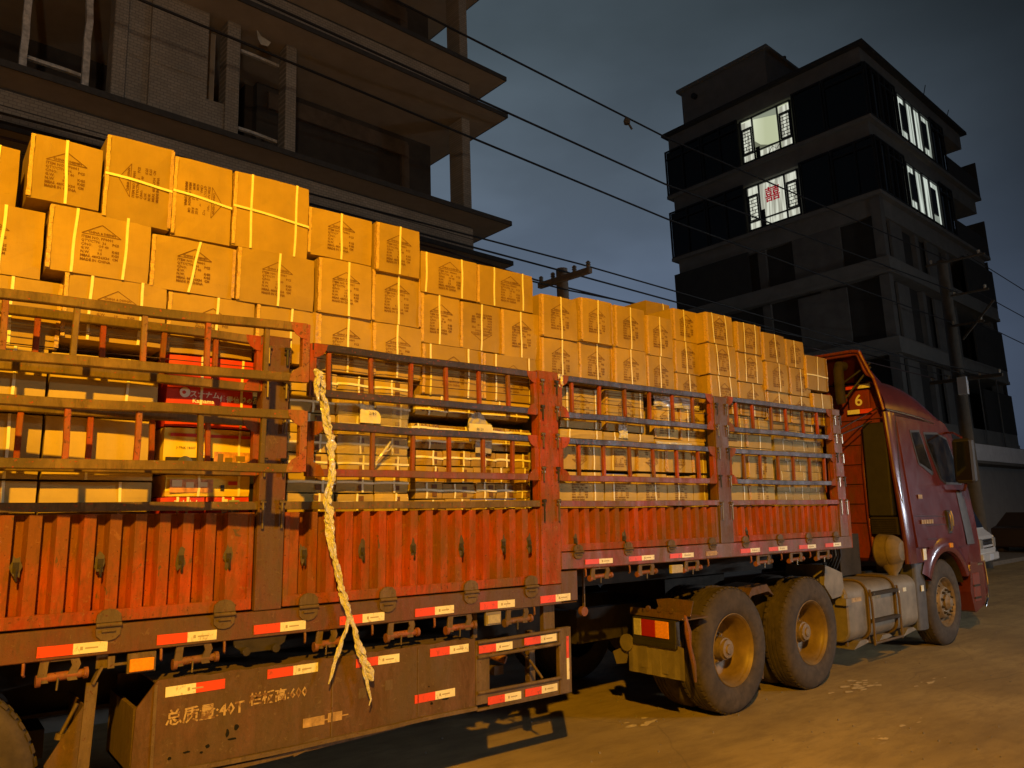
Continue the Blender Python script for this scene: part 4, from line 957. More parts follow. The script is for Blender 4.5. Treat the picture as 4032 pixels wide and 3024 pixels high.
# leaf spring and brackets above the wheels
a = MB()
for k in range(5): a.bar((.2 + k * .08, .55, .93 - k * .02), (1.5 - k * .08, .55, .93 - k * .02), .09, .018, seg=4, sag=.0)
kp(a, 'leaf_spring', 'dusty_steel')
wheel(K, (.16, .0, .528)); wheel(K, (1.505, .0, .528), rot=.5)
wheel(K, (.16, W, .528), flip=True); wheel(K, (1.505, W, .528), flip=True)
wheel(K, (4.95, .03, .528), front=True, dual=False, rot=.3); wheel(K, (4.95, W - .03, .528), front=True, dual=False, flip=True)
# rear lamp bracket with mud flap
a = MB(); a.box(-.63, -.615, -.05, .50, .86, .92); a.prism([(-.10, .89), (.20, .895), (.235, 1.00), (.10, 1.02), (-.136, 1.015)], lambda u, v: (-.60, u, v), lambda u, v: (-.59, u, v))
for y in (.30, .18, .06): a.tube([(-.64, y, .925), (-.62, y, .925)], .022, 8)
a.box(-.62, -.3, -.06, .50, .855, .865); kp(a, 'lamp_bracket', 'brown_plate')
o = MB().box(-.64, -.58, .02, .475, .66, .85).build('tail_lamp', 'dark_plastic', K, .006); o['label'] = 'tail lamp cluster with red and amber lenses'
MB().box(-.652, -.64, .37, .45, .70, .835).build('lens', 'lens_clear', o, .003); MB().box(-.652, -.64, .225, .368, .70, .835).build('lens', 'lens_red', o, .003); MB().box(-.652, -.64, .085, .22, .70, .835).build('lens', 'lens_amber', o, .003)
MB().box(-.648, -.58, .02, .47, .625, .665).build('lower_housing', 'dark_plastic', o, .004)
a = MB(); n = 12; vs = []
for iz in range(5):
    for i in range(n + 1): vs.append((-.62 + .006 * math.sin(i * 2.1) * (1 - iz / 4), -.04 + .58 * i / n, .39 + .25 * iz / 4 + (.012 * math.sin(i * 1.3) if iz == 4 else 0)))
a.add(vs, [(iz * (n + 1) + i, iz * (n + 1) + i + 1, (iz + 1) * (n + 1) + i + 1, (iz + 1) * (n + 1) + i) for iz in range(4) for i in range(n)])
a.box(-.628, -.622, .12, .18, .42, .60); a.box(-.628, -.622, .33, .40, .44, .62)
kp(a, 'mud_flap', 'dusty_tank')
a = MB(); a.tube([(-.60, -.05, .90), (-.58, -.06, .76), (-.56, -.05, .66), (-.50, -.04, .50), (-.46, -.02, .36)], [.012, .03, .018, .022, .012], 7); kp(a, 'torn_flap_edge', 'winch_paint')
a = MB(); a.lathe([(0, 0), (.07, 0), (.07, .03), (0, .03)], 'x', (-.64, .55, .62), 14); a.prism([(.56, .60), (.74, .52), (.70, .42), (.60, .44)], lambda u, v: (-.6, u, v), lambda u, v: (-.58, u, v)); kp(a, 'air_coupling', 'dusty_tank')
# mudguard pieces over and between the drive wheels
for xc in (.16, 1.505):
    pass
a = MB(); a.prism([(.72, .22), (.86, .16), (.90, .50), (.84, .60)], lambda u, v: (u, .18, v), lambda u, v: (u, .5, v)); kp(a, 'mudguard', 'dusty_steel')
a = MB(); a.prism([(.60, .86), (.72, 1.00), (.98, 1.02), (1.10, .90), (1.0, .95), (.72, .93)], lambda u, v: (u, .16, v), lambda u, v: (u, .5, v)); kp(a, 'mudguard', 'brown_plate')
a = MB(); a.prism([(1.95, 1.15), (2.30, 1.05), (2.32, .82), (2.05, .80), (1.9, .95)], lambda u, v: (u, .06, v), lambda u, v: (u, .5, v)); kp(a, 'mudguard', 'dusty_tank')
# fuel tank
def rbox(x0, x1, y0, y1, z0, z1, r_, n=6):
    a = MB(); pts = []
    for (cy_, cz_, t0) in ((y1 - r_, z1 - r_, 0), (y0 + r_, z1 - r_, 90), (y0 + r_, z0 + r_, 180), (y1 - r_, z0 + r_, 270)):
        for k in range(n + 1): t = R(t0 + 90 * k / n); pts.append((cy_ + r_ * math.cos(t), cz_ + r_ * math.sin(t)))
    m_ = len(pts); vs = []
    for x, s_ in ((x0, .96), (x0 + .02, 1), (x1 - .02, 1), (x1, .96)):
        yc, zc = (y0 + y1) / 2, (z0 + z1) / 2
        vs += [(x, yc + (p - yc) * s_, zc + (q - zc) * s_) for p, q in pts]
    for i in range(3): a.add(vs, [(i * m_ + k, i * m_ + (k + 1) % m_, (i + 1) * m_ + (k + 1) % m_, (i + 1) * m_ + k) for k in range(m_)], sm=(i == 1))
    a.add(vs[:m_], [tuple(reversed(range(m_)))]); a.add(vs[-m_:], [tuple(range(m_))]); return a
o = rbox(2.28, 4.03, .02, .66, .325, .925, .13).build('fuel_tank', 'dusty_tank', K)
def band(x):
    a = MB(); r_ = .125; pts = []
    for (cy_, cz_, t0) in ((.66 - .13, .925 - .13, 45), (.02 + .13, .925 - .13, 90), (.02 + .13, .325 + .13, 180)):
        for k in range(6): t = R(t0 + (90 if t0 > 45 else 45) * k / 5); pts.append((x, cy_ + .145 * math.cos(t), cz_ + .145 * math.sin(t)))
    a.tube(pts, .014, 8); a.tube([(x, -.02, .85), (x + .005, -.035, .70), (x + .01, -.035, .30), (x + .01, -.03, .27)], .014, 8); return a
band(2.72).build('tank_strap', 'dusty_steel', o); band(3.40).build('tank_strap', 'dusty_steel', o)
MB().tube([(2.72, -.035, .29), (3.41, -.035, .29)], .014, 8).build('lower_bar', 'dusty_steel', o)
for z in (.80, .515): MB().box(2.735, 3.39, -.045, .015, z - .018, z + .018).build('step_tread', 'chassis', o, .004)
for (x0, x1, z) in ((2.36, 2.60, .76), (2.80, 3.06, .755)): MB().box(x0, x1, .0165, .0195, z - .022, z + .022).build('reflective_tape', 'tape_faded', o)
MB().box(3.52, 3.56, .0165, .0195, .75, .775).build('sticker', 'print_white', o); MB().box(3.66, 3.74, .0165, .0195, .755, .80).build('sticker', 'tape_white', o)
for x in (2.40, 2.9, 3.15, 3.85): MB().tube([(x, .12, .33), (x, .12, .28)], .02, 8).build('drain_plug', 'dusty_steel', o)
a = MB(); a.box(2.22, 2.34, .0, .12, .72, .79); a.tube([(2.28, .06, .79), (2.28, .06, .83)], .03, 8); kp(a, 'tank_bracket', 'dusty_tank')
for x in (2.55, 3.1, 3.75): a = MB(); a.prism([(x - .2, .26), (x + .18, .30), (x + .1, .335), (x - .05, .335)], lambda u, v: (u, .02, v), lambda u, v: (u, .25, v)); kp(a, 'stone_guard', 'dusty_tank')
# air intake can behind the cab
a = MB(); a.lathe([(0, -.02), (.11, -.015), (.160, .03), (.183, .08), (.188, .10), (.172, .105), (.172, .115), (.188, .12), (.195, .24), (.18, .26), (0, .27)], 'y', (3.78, .05, 1.215), 32)
a.lathe([(.15, 1.13), (.10, 1.01), (.06, .95), (.045, .90), (0, .90)], 'z', (3.80, .18, 0), 16); kp(a, 'air_filter', 'dusty_can')
a = MB(); a.box(3.0, 3.5, .42, .8, .95, 1.42); a.box(2.5, 3.6, .55, .62, .95, 1.10); kp(a, 'gear_bracket', 'chassis')
a = MB(); a.lathe([(0, 0), (.16, .0), (.17, .05), (.17, .7), (0, .72)], 'y', (3.1, .45, 1.25), 20); kp(a, 'silencer', 'dusty_can')
# coiled hoses
for k in range(5):
    y0 = .30 + k * .035; x0 = 2.30 + k * .03
    a = MB(); a.tube([(2.12 + k * .01, y0 + .12, 1.85), (2.5, y0 + .02, 1.66 - k * .02), (2.75, y0, 1.45), (2.78, y0, 1.2), (2.72 + k * .04, y0 + .05, 1.02 + .04 * k), (2.95, y0 + .2, 1.00), (3.8, y0 + .4, 1.25)], .011, 6); kp(a, 'air_hose', 'hose')
# ---- cab shell
def yin(z): return max(0, (z - 1.30)) * .075 if z < 2.9 else .12
arch = [(4.95 + .655 * math.cos(R(t)), .50 + .655 * math.sin(R(t))) for t in range(34, 125, 8)]
prof = [(4.05, 1.06), (4.05, 2.90), (5.55, 2.90), (5.70, 2.86), (5.88, 2.70), (6.12, 1.98), (6.17, 1.60), (6.19, 1.20), (6.19, .86), (5.72, .86), (5.60, .88)] + arch + [(4.50, 1.06)]
a = MB(); a.prism(prof, lambda x, z: (x, yin(z), z), lambda x, z: (x, W - yin(z), z))
cab = kp(a, 'cab_body', 'cab_red', bevel=.035)
# side fairing strip (rear edge caught by the street lamp)
for s_ in (0, 1):
    Y = (lambda y: y) if not s_ else (lambda y: W - y)
    a = MB(); n = 16; vs = []
    for i in range(n + 1):
        z = 1.06 + (2.90 - 1.06) * i / n; y = yin(z) - .012
        for (x, dy) in ((3.83, .05), (3.822, .025), (3.83, .006), (3.86, .0), (3.95, -.004), (4.046, .0), (4.05, .02)): vs.append((x, Y(y + dy), z))
    a.add(vs, [(i * 7 + j, i * 7 + j + 1, (i + 1) * 7 + j + 1, (i + 1) * 7 + j) for i in range(n) for j in range(6)], sm=True); kp(a, 'side_fairing', 'cab_red')
    MB().box(3.87, 3.875, Y(.02) - .004, Y(.02) + .004, 1.1, 2.85).build('edge_seal', 'dark_plastic', K)
# roof fairing, lofted
a = MB(); sec = [(3.86, 3.32), (4.1, 3.345), (4.45, 3.34), (4.75, 3.31), (5.0, 3.25), (5.2, 3.17), (5.38, 3.06), (5.50, 2.96), (5.56, 2.905)]; m_ = 9; vs = []
for x, h in sec:
    ring = []
    for k in range(m_ + 1): t = R(90 * k / m_); ring.append((x, .115 + .26 * (1 - math.cos(t)), 2.895 + (h - 2.895) * math.sin(t)))
    ring += [(x, W - y, z) for (x, y, z) in reversed(ring)]; vs += ring
q = 2 * (m_ + 1)
a.add(vs, [(i * q + j, i * q + j + 1, (i + 1) * q + j + 1, (i + 1) * q + j) for i in range(len(sec) - 1) for j in range(q - 1)], sm=True)
kp(a, 'roof_fairing', 'cab_red')
# gutter trim between roof and cab
a = MB(); a.tube([(3.84, .10, 2.925), (4.2, .098, 2.915), (4.8, .10, 2.885), (5.3, .12, 2.84), (5.6, .2, 2.80)], .012, 8); a.tube([(4.02, .105, 2.88), (5.62, .13, 2.835)], .007, 6); kp(a, 'roof_gutter', 'chrome')
# open back of the roof: rim, inside and spoiler
outl = [(.135, 2.925), (.183, 3.163), (.228, 3.343), (.30, 3.392), (.335, 3.46), (.40, 3.655), (.43, 3.675), (.7, 3.675), (1.22, 3.675), (1.75, 3.675), (2.02, 3.675), (2.05, 3.655), (2.115, 3.46), (2.15, 3.392), (2.222, 3.343), (2.267, 3.163), (2.315, 2.925)]
a = MB(); a.tube([(3.84, y, z) for y, z in outl], .020, 8); kp(a, 'rear_rim', 'cab_inner_red')
a = MB(); vs = []
for y, z in outl: 
    k = 0 if z < 3.35 else (z - 3.35)
    vs += [(3.84, y, z), (3.84 + .20 + k * 1.6, y + (.02 if y < 1.2 else -.02), min(z, 3.335 + k * .08) if z > 3.34 else z)]
a.add(vs, [(2 * i, 2 * i + 1, 2 * i + 3, 2 * i + 2) for i in range(len(outl) - 1)]); kp(a, 'roof_spoiler', 'cab_red')
a = MB(); a.tube([(3.83, .22, 3.33), (3.82, .262, 3.42), (3.80, .335, 3.62), (3.80, .36, 3.69)], .022, 8); a.tube([(3.80, .36, 3.69), (3.80, .45, 3.71), (3.80, 1.2, 3.71), (3.80, 2.0, 3.71)], .022, 8); kp(a, 'spoiler_edge', 'cab_inner_red')
a = MB(); a.add([(4.06, .12, 2.9), (4.06, W - .12, 2.9), (4.15, W - .35, 3.34), (4.15, .35, 3.34)], [(0, 1, 2, 3)]); a.box(4.042, 4.049, .10, W - .1, 1.10, 2.9)
for z in (1.75, 2.0, 2.25, 2.5, 2.72): a.box(4.036, 4.042, .1, W - .1, z, z + .008)
inner = kp(a, 'back_wall', 'cab_inner_red')
a = MB()
for z in (1.53, 1.77, 2.02, 2.27, 2.52, 2.84): a.box(4.030, 4.037, .1, W - .1, z, z + .008)
a.build('panel_seam', 'black_hole', inner)
a = MB(); a.tube([(4.03, .50, 2.65), (4.02, .52, 2.2), (4.0, .50, 1.6), (3.98, .46, 1.15)], .028, 10); kp(a, 'drain_pipe', 'cab_inner_red')
a = MB(); a.box(3.87, 4.03, .15, .44, 1.62, 2.78); o = kp(a, 'intake_duct', 'dark_plastic', bevel=.015)
a = MB()
for k in range(9): a.box(3.865, 3.89, .12, .42, 1.41 + k * .022, 1.42 + k * .022)
a.box(3.89, 4.02, .11, .43, 1.40, 1.61); kp(a, 'louvre', 'chassis')
# number plate box with the 6
a = MB(); a.box(3.99, 4.05, .37, .64, 2.975, 3.225); o = kp(a, 'number_box', 'cab_inner_red', bevel=.01)
put('painted_number', text_mesh('6', .20, 'print_white', align='CENTER', res=4, bold=.004), o, 0, (3.987, .505, 3.03), (R(90), 0, R(-90)))
for z, sw_ in ((3.275, 0), (2.95, 1)):
    a = MB(); y0 = .34; a.box(3.985, 3.99, y0, y0 + .16, z - .028, z + .028, 1 - sw_ if False else (1 if sw_ else 0)); a.box(3.985, 3.99, y0 + .16, y0 + .32, z - .028, z + .028, 0 if not sw_ else 1)
    a2 = MB(); a2.box(3.984, 3.99, y0, y0 + .16, z - .028, z + .028, 1 if not sw_ else 0); a2.box(3.984, 3.99, y0 + .16, y0 + .32, z - .028, z + .028, 0 if not sw_ else 1)
    kp(a2, 'reflective_tape', ['tape_red', 'tape_white'])
# snorkel, stays
a = MB(); a.tube([(3.72, .60, 3.05), (3.70, .60, 3.10), (3.70, .60, 3.48), (3.72, .60, 3.53), (3.85, .60, 3.54)], .062, 12); kp(a, 'snorkel', 'chassis')
a = MB(); a.tube([(3.74, .58, 3.08), (3.95, .30, 3.5)], .014, 6); a.tube([(3.9, .7, 3.3), (3.95, .3, 3.55)], .014, 6); a.tube([(3.95, .25, 2.97), (3.2, .50, 2.62)], .008, 5); a.tube([(3.9, .32, 2.80), (3.2, .52, 2.56)], .008, 5); kp(a, 'support_stay', 'dark_plastic')
# door, seams, windows
def yq(z, off=.0): return yin(z) - off
def panel(poly, name, mat, off, th=.006, parent=None, bevel=.0):
    a = MB(); a.prism(poly, lambda x, z: (x, yin(z) - off, z), lambda x, z: (x, yin(z) - off + th, z)); return kp(a, name, mat, parent, bevel)
dpoly = [(4.12, 1.24), (4.10, 2.78), (4.30, 2.82), (5.52, 2.80), (5.82, 2.62), (5.98, 2.02), (5.70, 1.60), (5.66, 1.22), (5.35, 1.20), (4.95, 1.25), (4.55, 1.20), (4.42, 1.235)]
door = panel(dpoly, 'door', 'cab_red', .012, .02, bevel=.008)
panel([(4.44, 2.70), (4.74, 2.72), (4.97, 2.16), (4.92, 2.13), (4.54, 2.27)], 'window_frame', 'dark_plastic', .017, .02, door, .004)
panel([(4.475, 2.672), (4.715, 2.69), (4.925, 2.19), (4.565, 2.29)], 'pane', 'glass_cab', .022, .02, door, .003)
panel([(4.86, 2.70), (5.30, 2.72), (5.62, 2.66), (5.90, 2.10), (5.88, 2.02), (5.30, 2.02), (5.16, 2.08), (4.90, 2.55)], 'window_frame', 'dark_plastic', .017, .02, door, .004)
panel([(4.90, 2.67), (5.29, 2.69), (5.60, 2.63), (5.86, 2.10), (5.84, 2.05), (5.31, 2.05), (5.19, 2.10), (4.94, 2.54)], 'pane', 'glass_cab', .022, .02, door, .003)
for (p, q_) in (((4.12, 1.62), (5.3, 1.60)), ((4.45, 1.50), (5.1, 1.50)), ((4.42, 1.33), (4.7, 1.33))):
    a = MB(); a.bar((p[0], yin(p[1]) - .0135, p[1]), (q_[0], yin(q_[1]) - .0135, q_[1]), .004, .006); a.build('door_crease', 'dark_plastic', door)
a = MB(); a.box(5.12, 5.24, -.014, .03, 1.38, 1.68); o = a.build('handle_recess', 'dark_plastic', door, .01)
a = MB(); a.tube([(5.12, -.03, 1.66), (5.125, -.045, 1.6), (5.15, -.04, 1.45), (5.17, -.02, 1.42)], .016, 8); a.tube([(5.19, -.03, 1.67), (5.20, -.045, 1.6), (5.215, -.04, 1.48)], .014, 8); a.build('door_handle', 'chrome', door)
for i in range(5): MB().box(4.30 + i * .075, 4.30 + i * .075 + .055, .004 - .0145, .006 - .011, 1.52, 1.57).build('badge', 'tape_faded', door)
MB().box(4.34, 4.46, .018, .021, 1.83, 1.88).build('badge', 'tape_faded', door)
MB().box(4.27, 4.36, -.006, .0, 1.085, 1.22).build('reflector', 'tape_white', K)
# wheel arch lip
a = MB(); vs = []; n = 22
for i in range(n + 1):
    t = R(28 + (150 - 28) * i / n)
    for rr, yy in ((.66, .03), (.665, -.03), (.70, -.045), (.78, -.03), (.86, .004)): vs.append((4.95 + rr * math.cos(t) * (1.0), yy, .50 + rr * math.sin(t)))
a.add(vs, [(i * 5 + j, i * 5 + j + 1, (i + 1) * 5 + j + 1, (i + 1) * 5 + j) for i in range(n) for j in range(4)], sm=True)
lip = kp(a, 'wheel_arch', 'cab_red')
MB().box(5.02, 5.12, -.05, -.02, 1.205, 1.265).build('side_repeater', 'lens_amber', lip, .006)
a = MB(); a.lathe([(.62, .02), (.62, .45)], 'y', (4.95, 0, .52), 24, a0=20, a1=160); kp(a, 'arch_liner', 'chassis')
# grey mudguard column between tank and wheel
a = MB(); vs = []; n = 8
for iz in range(11):
    z = .27 + (1.05 - .27) * iz / 10; xo = 4.30 - .16 * ((iz / 10) ** 2) * .3 - (.0 if iz > 3 else .0)
    for k in range(n + 1): t = math.pi * k / n; vs.append((4.22 + .15 * math.cos(math.pi - t) + .02 * iz / 10, .07 - .05 * math.sin(t), z))
a.add(vs, [(i * (n + 1) + j, i * (n + 1) + j + 1, (i + 1) * (n + 1) + j + 1, (i + 1) * (n + 1) + j) for i in range(10) for j in range(n)], sm=True); a.box(4.08, 4.37, .07, .5, .27, 1.04)
o = kp(a, 'front_mud_guard', 'grey_plastic'); MB().box(4.16, 4.23, .012, .018, .72, .79).build('reflector', 'tape_white', o)
# front corner deflector, windscreen, mirrors
a = MB(); vs = []; zz_ = [1.22, 1.4, 1.6, 1.8, 1.93]
for z in zz_:
    for x, y in ((5.70, -.004), (5.9, .0), (6.08, .03), (6.20, .12)): vs.append((x - (z - 1.2) * .12, y + yin(z) - .015, z))
a.add(vs, [(i * 4 + j, i * 4 + j + 1, (i + 1) * 4 + j + 1, (i + 1) * 4 + j) for i in range(4) for j in range(3)], sm=True); kp(a, 'corner_deflector', 'grey_plastic')
a = MB(); a.add([(6.128, .22, 1.98), (6.128, W - .22, 1.98), (5.892, W - .28, 2.70), (5.892, .28, 2.70)], [(0, 1, 2, 3)]); kp(a, 'windscreen', 'glass_dark')
a = MB(); a.tube([(6.2, .1, 1.98), (6.22, .08, 1.6), (6.22, .06, 1.25)], .018, 8); kp(a, 'grab_rail', 'chrome')
for s_ in (0, 1):
    sy = (lambda y: y) if not s_ else (lambda y: W - y)
    a = MB(); ys = sorted((sy(-.30), sy(-.06))); a.box(5.36, 5.50, ys[0], ys[1], 2.03, 2.62); o = kp(a, 'mirror', 'dark_plastic', bevel=.03)
    a = MB(); a.box(5.352, 5.358, ys[0] + .02, ys[1] - .02, 2.07, 2.58); a.build('mirror_glass', 'glass_dark', o)
    a = MB(); a.tube([(5.46, sy(-.16), 2.64), (5.6, sy(-.02), 2.72), (5.72, sy(.10), 2.74)], .016, 8); a.tube([(5.45, sy(-.16), 2.02), (5.5, sy(-.12), 1.95), (5.75, sy(.03), 1.93)], .02, 8); a.build('mirror_arm', 'cab_red', o)
# bumper and step
a = MB(); a.prism([(5.76, .32), (6.10, .40), (6.26, .55), (6.27, .86), (6.22, .98), (5.74, .98), (5.66, .60)], lambda x, z: (x, -.01, z), lambda x, z: (x, W + .01, z)); bm_ = kp(a, 'bumper', 'cab_red', bevel=.03)
a = MB(); a.box(5.78, 6.02, -.016, .10, .46, .84); a.build('step_recess', 'cab_inner_red', bm_, .01)
for z in (.50, .66): MB().box(5.78, 6.0, -.025, .08, z, z + .025).build('step_tread', 'chassis', bm_, .004)
MB().tube([(6.24, -.02, .98), (6.28, -.025, .7), (6.24, -.02, .48), (6.1, -.02, .38)], .012, 8).build('trim', 'chrome', bm_)
MB().box(6.0, 6.18, -.018, -.008, .93, .96).build('trim', 'chrome', bm_, .003)
MB().box(6.27, 6.285, .15, .6, .6, .8).build('headlight', 'lens_clear', bm_, .01); MB().box(6.27, 6.285, W - .6, W - .15, .6, .8).build('headlight', 'lens_clear', bm_, .01)
MB().box(6.19, 6.21, .35, W - .35, 1.1, 1.85).build('grille', 'dark_plastic', K, .01)
# ================================================================== buildings (their fronts run along the street, 4 degrees off the trailer)
BX_, BY_, BZ_ = Vector((0.9971, 0.0757, 0.0034)), Vector((-0.0756, 0.9966, -0.0324)), Vector((-0.0058, 0.0321, 0.9995))
BM = Matrix((BX_, BY_, BZ_)).transposed()
def bw(x, y, z): return CAM + BM @ Vector((x, y, z))
class Bld:
    def __init__(s, name, base, label, cat):
        s.base = Vector(base); s.root = empty(name, (0, 0, 0), label, cat)
        m_ = BM.to_4x4(); m_.translation = bw(*base); s.root.matrix_world = m_
    def part(s, mb, name, mat, parent=None, bevel=0, label=None):
        o = mb.build(name, mat, parent or s.root, bevel, None if parent else -s.base)
        if label: o['label'] = label
        return o
GZ = -1.55     # ground level below the camera, in building terms
# ---- left building, unfinished shell with deep slabs
L = Bld('unfinished_building', (2, 12, GZ), 'dark unfinished multi storey building with deep tiled balcony slabs behind the load', 'building')
PER = 3.28
for k, (zs) in enumerate((5.24 - PER + 0.0, 5.24, 5.24 + PER, 5.24 + 2 * PER)):
    if k == 0: zs = 5.24 - PER
    for nm_, z0, z1, w0 in (('lower_slab', zs, zs + .08, 10.24), ('upper_slab', zs + .86, zs + .945, 10.24)):
        a = MB(); a.box(-6, w0, 11.0, 11.02, z0, z1 + .012); L.part(a, 'slab_edge', 'slab_edge')
        a = MB(); a.box(w0 - .02, w0, 11.02, 19.5, z0, z1 + .012); L.part(a, 'slab_edge', 'slab_edge')
        a = MB(); a.box(-6, w0 - .02, 11.02, 19.5, z0 + .004, z1); L.part(a, 'balcony_slab', 'soffit')
    a = MB(); a.box(-6, 9.67, 11.58, 11.80, zs + .08, zs + .86); a.box(9.45, 9.67, 11.8, 19.0, zs + .08, zs + .86); b_ = L.part(a, 'tiled_beam', 'tile_wall')
    a = MB(); a.box(-6, 9.672, 11.575, 11.58, zs + .595, zs + .61); a.box(-6, 9.672, 11.572, 11.58, zs + .835, zs + .86); a.build('groove_line', 'slab_edge', b_)
    z0, z1 = zs + .945, zs + PER + .0
    if k >= 3: z1 = z0 + 2.3
    if k == 0:
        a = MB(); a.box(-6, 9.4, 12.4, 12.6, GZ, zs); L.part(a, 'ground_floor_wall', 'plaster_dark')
    for (x0, x1, dp) in ((-3.2, -3.0, .3), (2.74, 2.935, .28), (4.45, 4.68, .30), (5.50, 5.70, .28), (9.44, 9.66, .45)):
        a = MB(); a.box(x0, x1, 11.58, 11.58 + dp, z0, z1); L.part(a, 'pillar', 'tile_wall', bevel=.01)
    # tiled wall between the pillars, with the step
    a = MB(); a.box(2.935, 3.28, 11.70, 11.9, z0, z1); a.box(3.28, 4.16, 11.62, 11.9, z0, z1); a.box(4.16, 4.45, 11.62, 11.9, z0, z0 + .80); L.part(a, 'tiled_wall', 'tile_wall')
    a = MB(); a.box(4.16, 4.45, 12.1, 12.15, z0, z1); a.box(4.15, 4.16, 11.9, 12.1, z0, z1); L.part(a, 'recess_wall', 'soffit')
    # back walls of the balconies
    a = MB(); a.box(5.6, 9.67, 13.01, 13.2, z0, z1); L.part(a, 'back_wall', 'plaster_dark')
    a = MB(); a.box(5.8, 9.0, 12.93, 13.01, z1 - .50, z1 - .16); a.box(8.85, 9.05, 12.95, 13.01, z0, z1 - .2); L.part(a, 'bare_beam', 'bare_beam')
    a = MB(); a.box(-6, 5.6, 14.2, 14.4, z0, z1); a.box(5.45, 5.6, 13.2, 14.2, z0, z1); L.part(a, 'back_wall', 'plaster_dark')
    # rough window timbers left over from the shuttering
    for (x0, x1, zz_) in ((1.66, 2.43, .44 * 1), (4.70, 5.50, .40), (4.70, 5.50, 1.86)):
        a = MB(); a.bar((x0, 11.9, z0 + zz_ + .22), (x1, 11.9, z0 + zz_ + .20), .06, .05, seg=8, sag=.012); L.part(a, 'shuttering_rail', 'pipe_rough')
    for xx in (1.65, 2.43):
        a = MB(); a.bar((xx, 11.75, z0), (xx, 11.75, z1), .09, .08, seg=8, sag=.015); L.part(a, 'shuttering_post', 'pipe_rough')
    a = MB(); a.bar((5.42, 12.2, z0), (5.42, 12.2, z0 + .8), .10, .1); L.part(a, 'shuttering_post', 'plaster_dark')
a = MB(); a.box(7.0, 7.28, 11.3, 11.6, 5.05, 5.235); L.part(a, 'outdoor_unit', 'tower_pale')
# scrap in the opening
a = MB(); a.add([(0, 0, .16), (.10, .02, .08), (.26, -.01, .02), (.22, .02, -.06), (.10, .03, -.07), (.03, 0, .0)], [(0, 1, 5), (1, 2, 3), (1, 3, 4), (1, 4, 5)])
o = a.build('torn_plastic', 'bag_pale', None, 0, bw(4.93, 11.55, 8.38), recalc=False); o.rotation_euler = (0, 0, .07); tag(o, 'pale scrap of torn plastic hanging in the upper window opening', 'plastic scrap')

# ---- the tower down the street
Tw = Bld('apartment_tower', (36, 16, GZ), 'dark narrow apartment tower with four lit windows at the top', 'building')
X0, Y0, Y1, XE, XB = 30.3, 11.08, 21.15, 39.0, 43.6
LV = [15.72, 12.47, 9.23, 6.0, 2.83]      # underside of each storey band
def tpart(a, n, m_, **k): return Tw.part(a, n, m_, **k)
a = MB(); a.box(X0 + .45, XE, Y0 + .5, Y1 - .2, GZ, 18.3); core = tpart(a, 'core_wall', 'tower_wall')
a = MB(); a.box(XE, XB - .15, Y0 + 1.6, Y1 - .3, GZ, 18.3); tpart(a, 'rear_wall', 'tower_wall')
a = MB(); a.box(XB - .10, XB - .04, Y0 + .15, Y1 - .3, GZ, 12.4); tpart(a, 'side_wall', 'tower_wall')
for i, zb in enumerate(LV):
    # the projecting band of the storey
    pr = .0
    zt = zb + (.10 if i < 2 else .78)
    a = MB(); a.box(X0, XB, Y0, Y1, zb, zb + .16); tpart(a, 'floor_slab', 'tower_band')
    if i < 2:
        a = MB(); a.box(X0 + .22, XB - .3, Y0 + .22, Y1 - .25, zb - .74, zb); tpart(a, 'floor_band', 'tower_band')
    else:
        a = MB(); a.box(X0 + .03, XB - .03, Y0 + .03, Y1 - .03, zb + .16, zb + .66); tpart(a, 'floor_band', 'tower_band')
        # open storey: pillars and low walls
        for (x, y) in ((X0 + .15, Y0 + .15), (X0 + 3.9, Y0 + .3), (X0 + 7.6, Y0 + .3), (X0 + .3, Y0 + 2.6), (X0 + .3, Y0 + 5.3), (X0 + .3, Y1 - .6), (XB - .5, Y0 + .3)):
            a = MB(); a.box(x, x + .38, y, y + .38, zb + .66, zb + 3.2 - .0); tpart(a, 'pillar', 'tower_pale')
        a = MB(); a.box(X0 + .25, X0 + .35, Y0 + 1.9, Y0 + 4.0, zb + .66, zb + 3.1); tpart(a, 'infill_wall', 'tower_pale')
        for u0, u1 in ((1.3, 2.5), (5.2, 6.6)): tpart(MB().box(X0 + u0, X0 + u1, Y0 + .3, Y0 + .4, zb + .66, zb + 3.1), 'infill_wall', 'tower_pale')
        a = MB(); a.box(X0 + .05, X0 + .12, Y0 + 6.0, Y1 - .05, zb + .66, zb + 2.55); tpart(a, 'balcony_screen', 'tower_wall')
        a = MB(); a.box(39.4, XB - .02, Y0 + .02, Y0 + .1, zb + .66, zb + 2.6); tpart(a, 'balcony_screen', 'tower_wall')
a = MB(); a.box(X0 + .2, XE + 3.3, Y0 + .2, Y1 - .2, 18.25, 19.05); tpart(a, 'roof_parapet', 'tower_band')
a = MB(); a.box(X0 - .05, XB - 1.0, Y0 - .05, Y1 + .05, 19.05, 19.2); tpart(a, 'roof_slab', 'tower_wall')
a = MB(); a.box(X0 + .4, X0 + 5.5, 15.5, 20.1, 19.2, 21.2); a.box(X0 + .25, X0 + 5.8, 15.3, 20.3, 21.2, 21.35); tpart(a, 'penthouse', 'tower_band')
a = MB(); a.tube([(X0 + .38, 19.3, 20.6), (X0 + .2, 19.3, 20.6)], .14, 10); tpart(a, 'roof_vent', 'tower_frame')
a = MB(); a.tube([(X0 + 2.5, 15.6, 21.35), (X0 + 2.5, 15.6, 21.75)], .12, 8); tpart(a, 'roof_vent', 'tower_wall')
for xx, zz_ in ((37.5, .9), (40.5, .7)):
    a = MB(); a.tube([(xx, 11.3, 19.2), (xx + .35, 11.2, 19.2 + zz_)], .02, 5); tpart(a, 'aerial', 'wire_black')
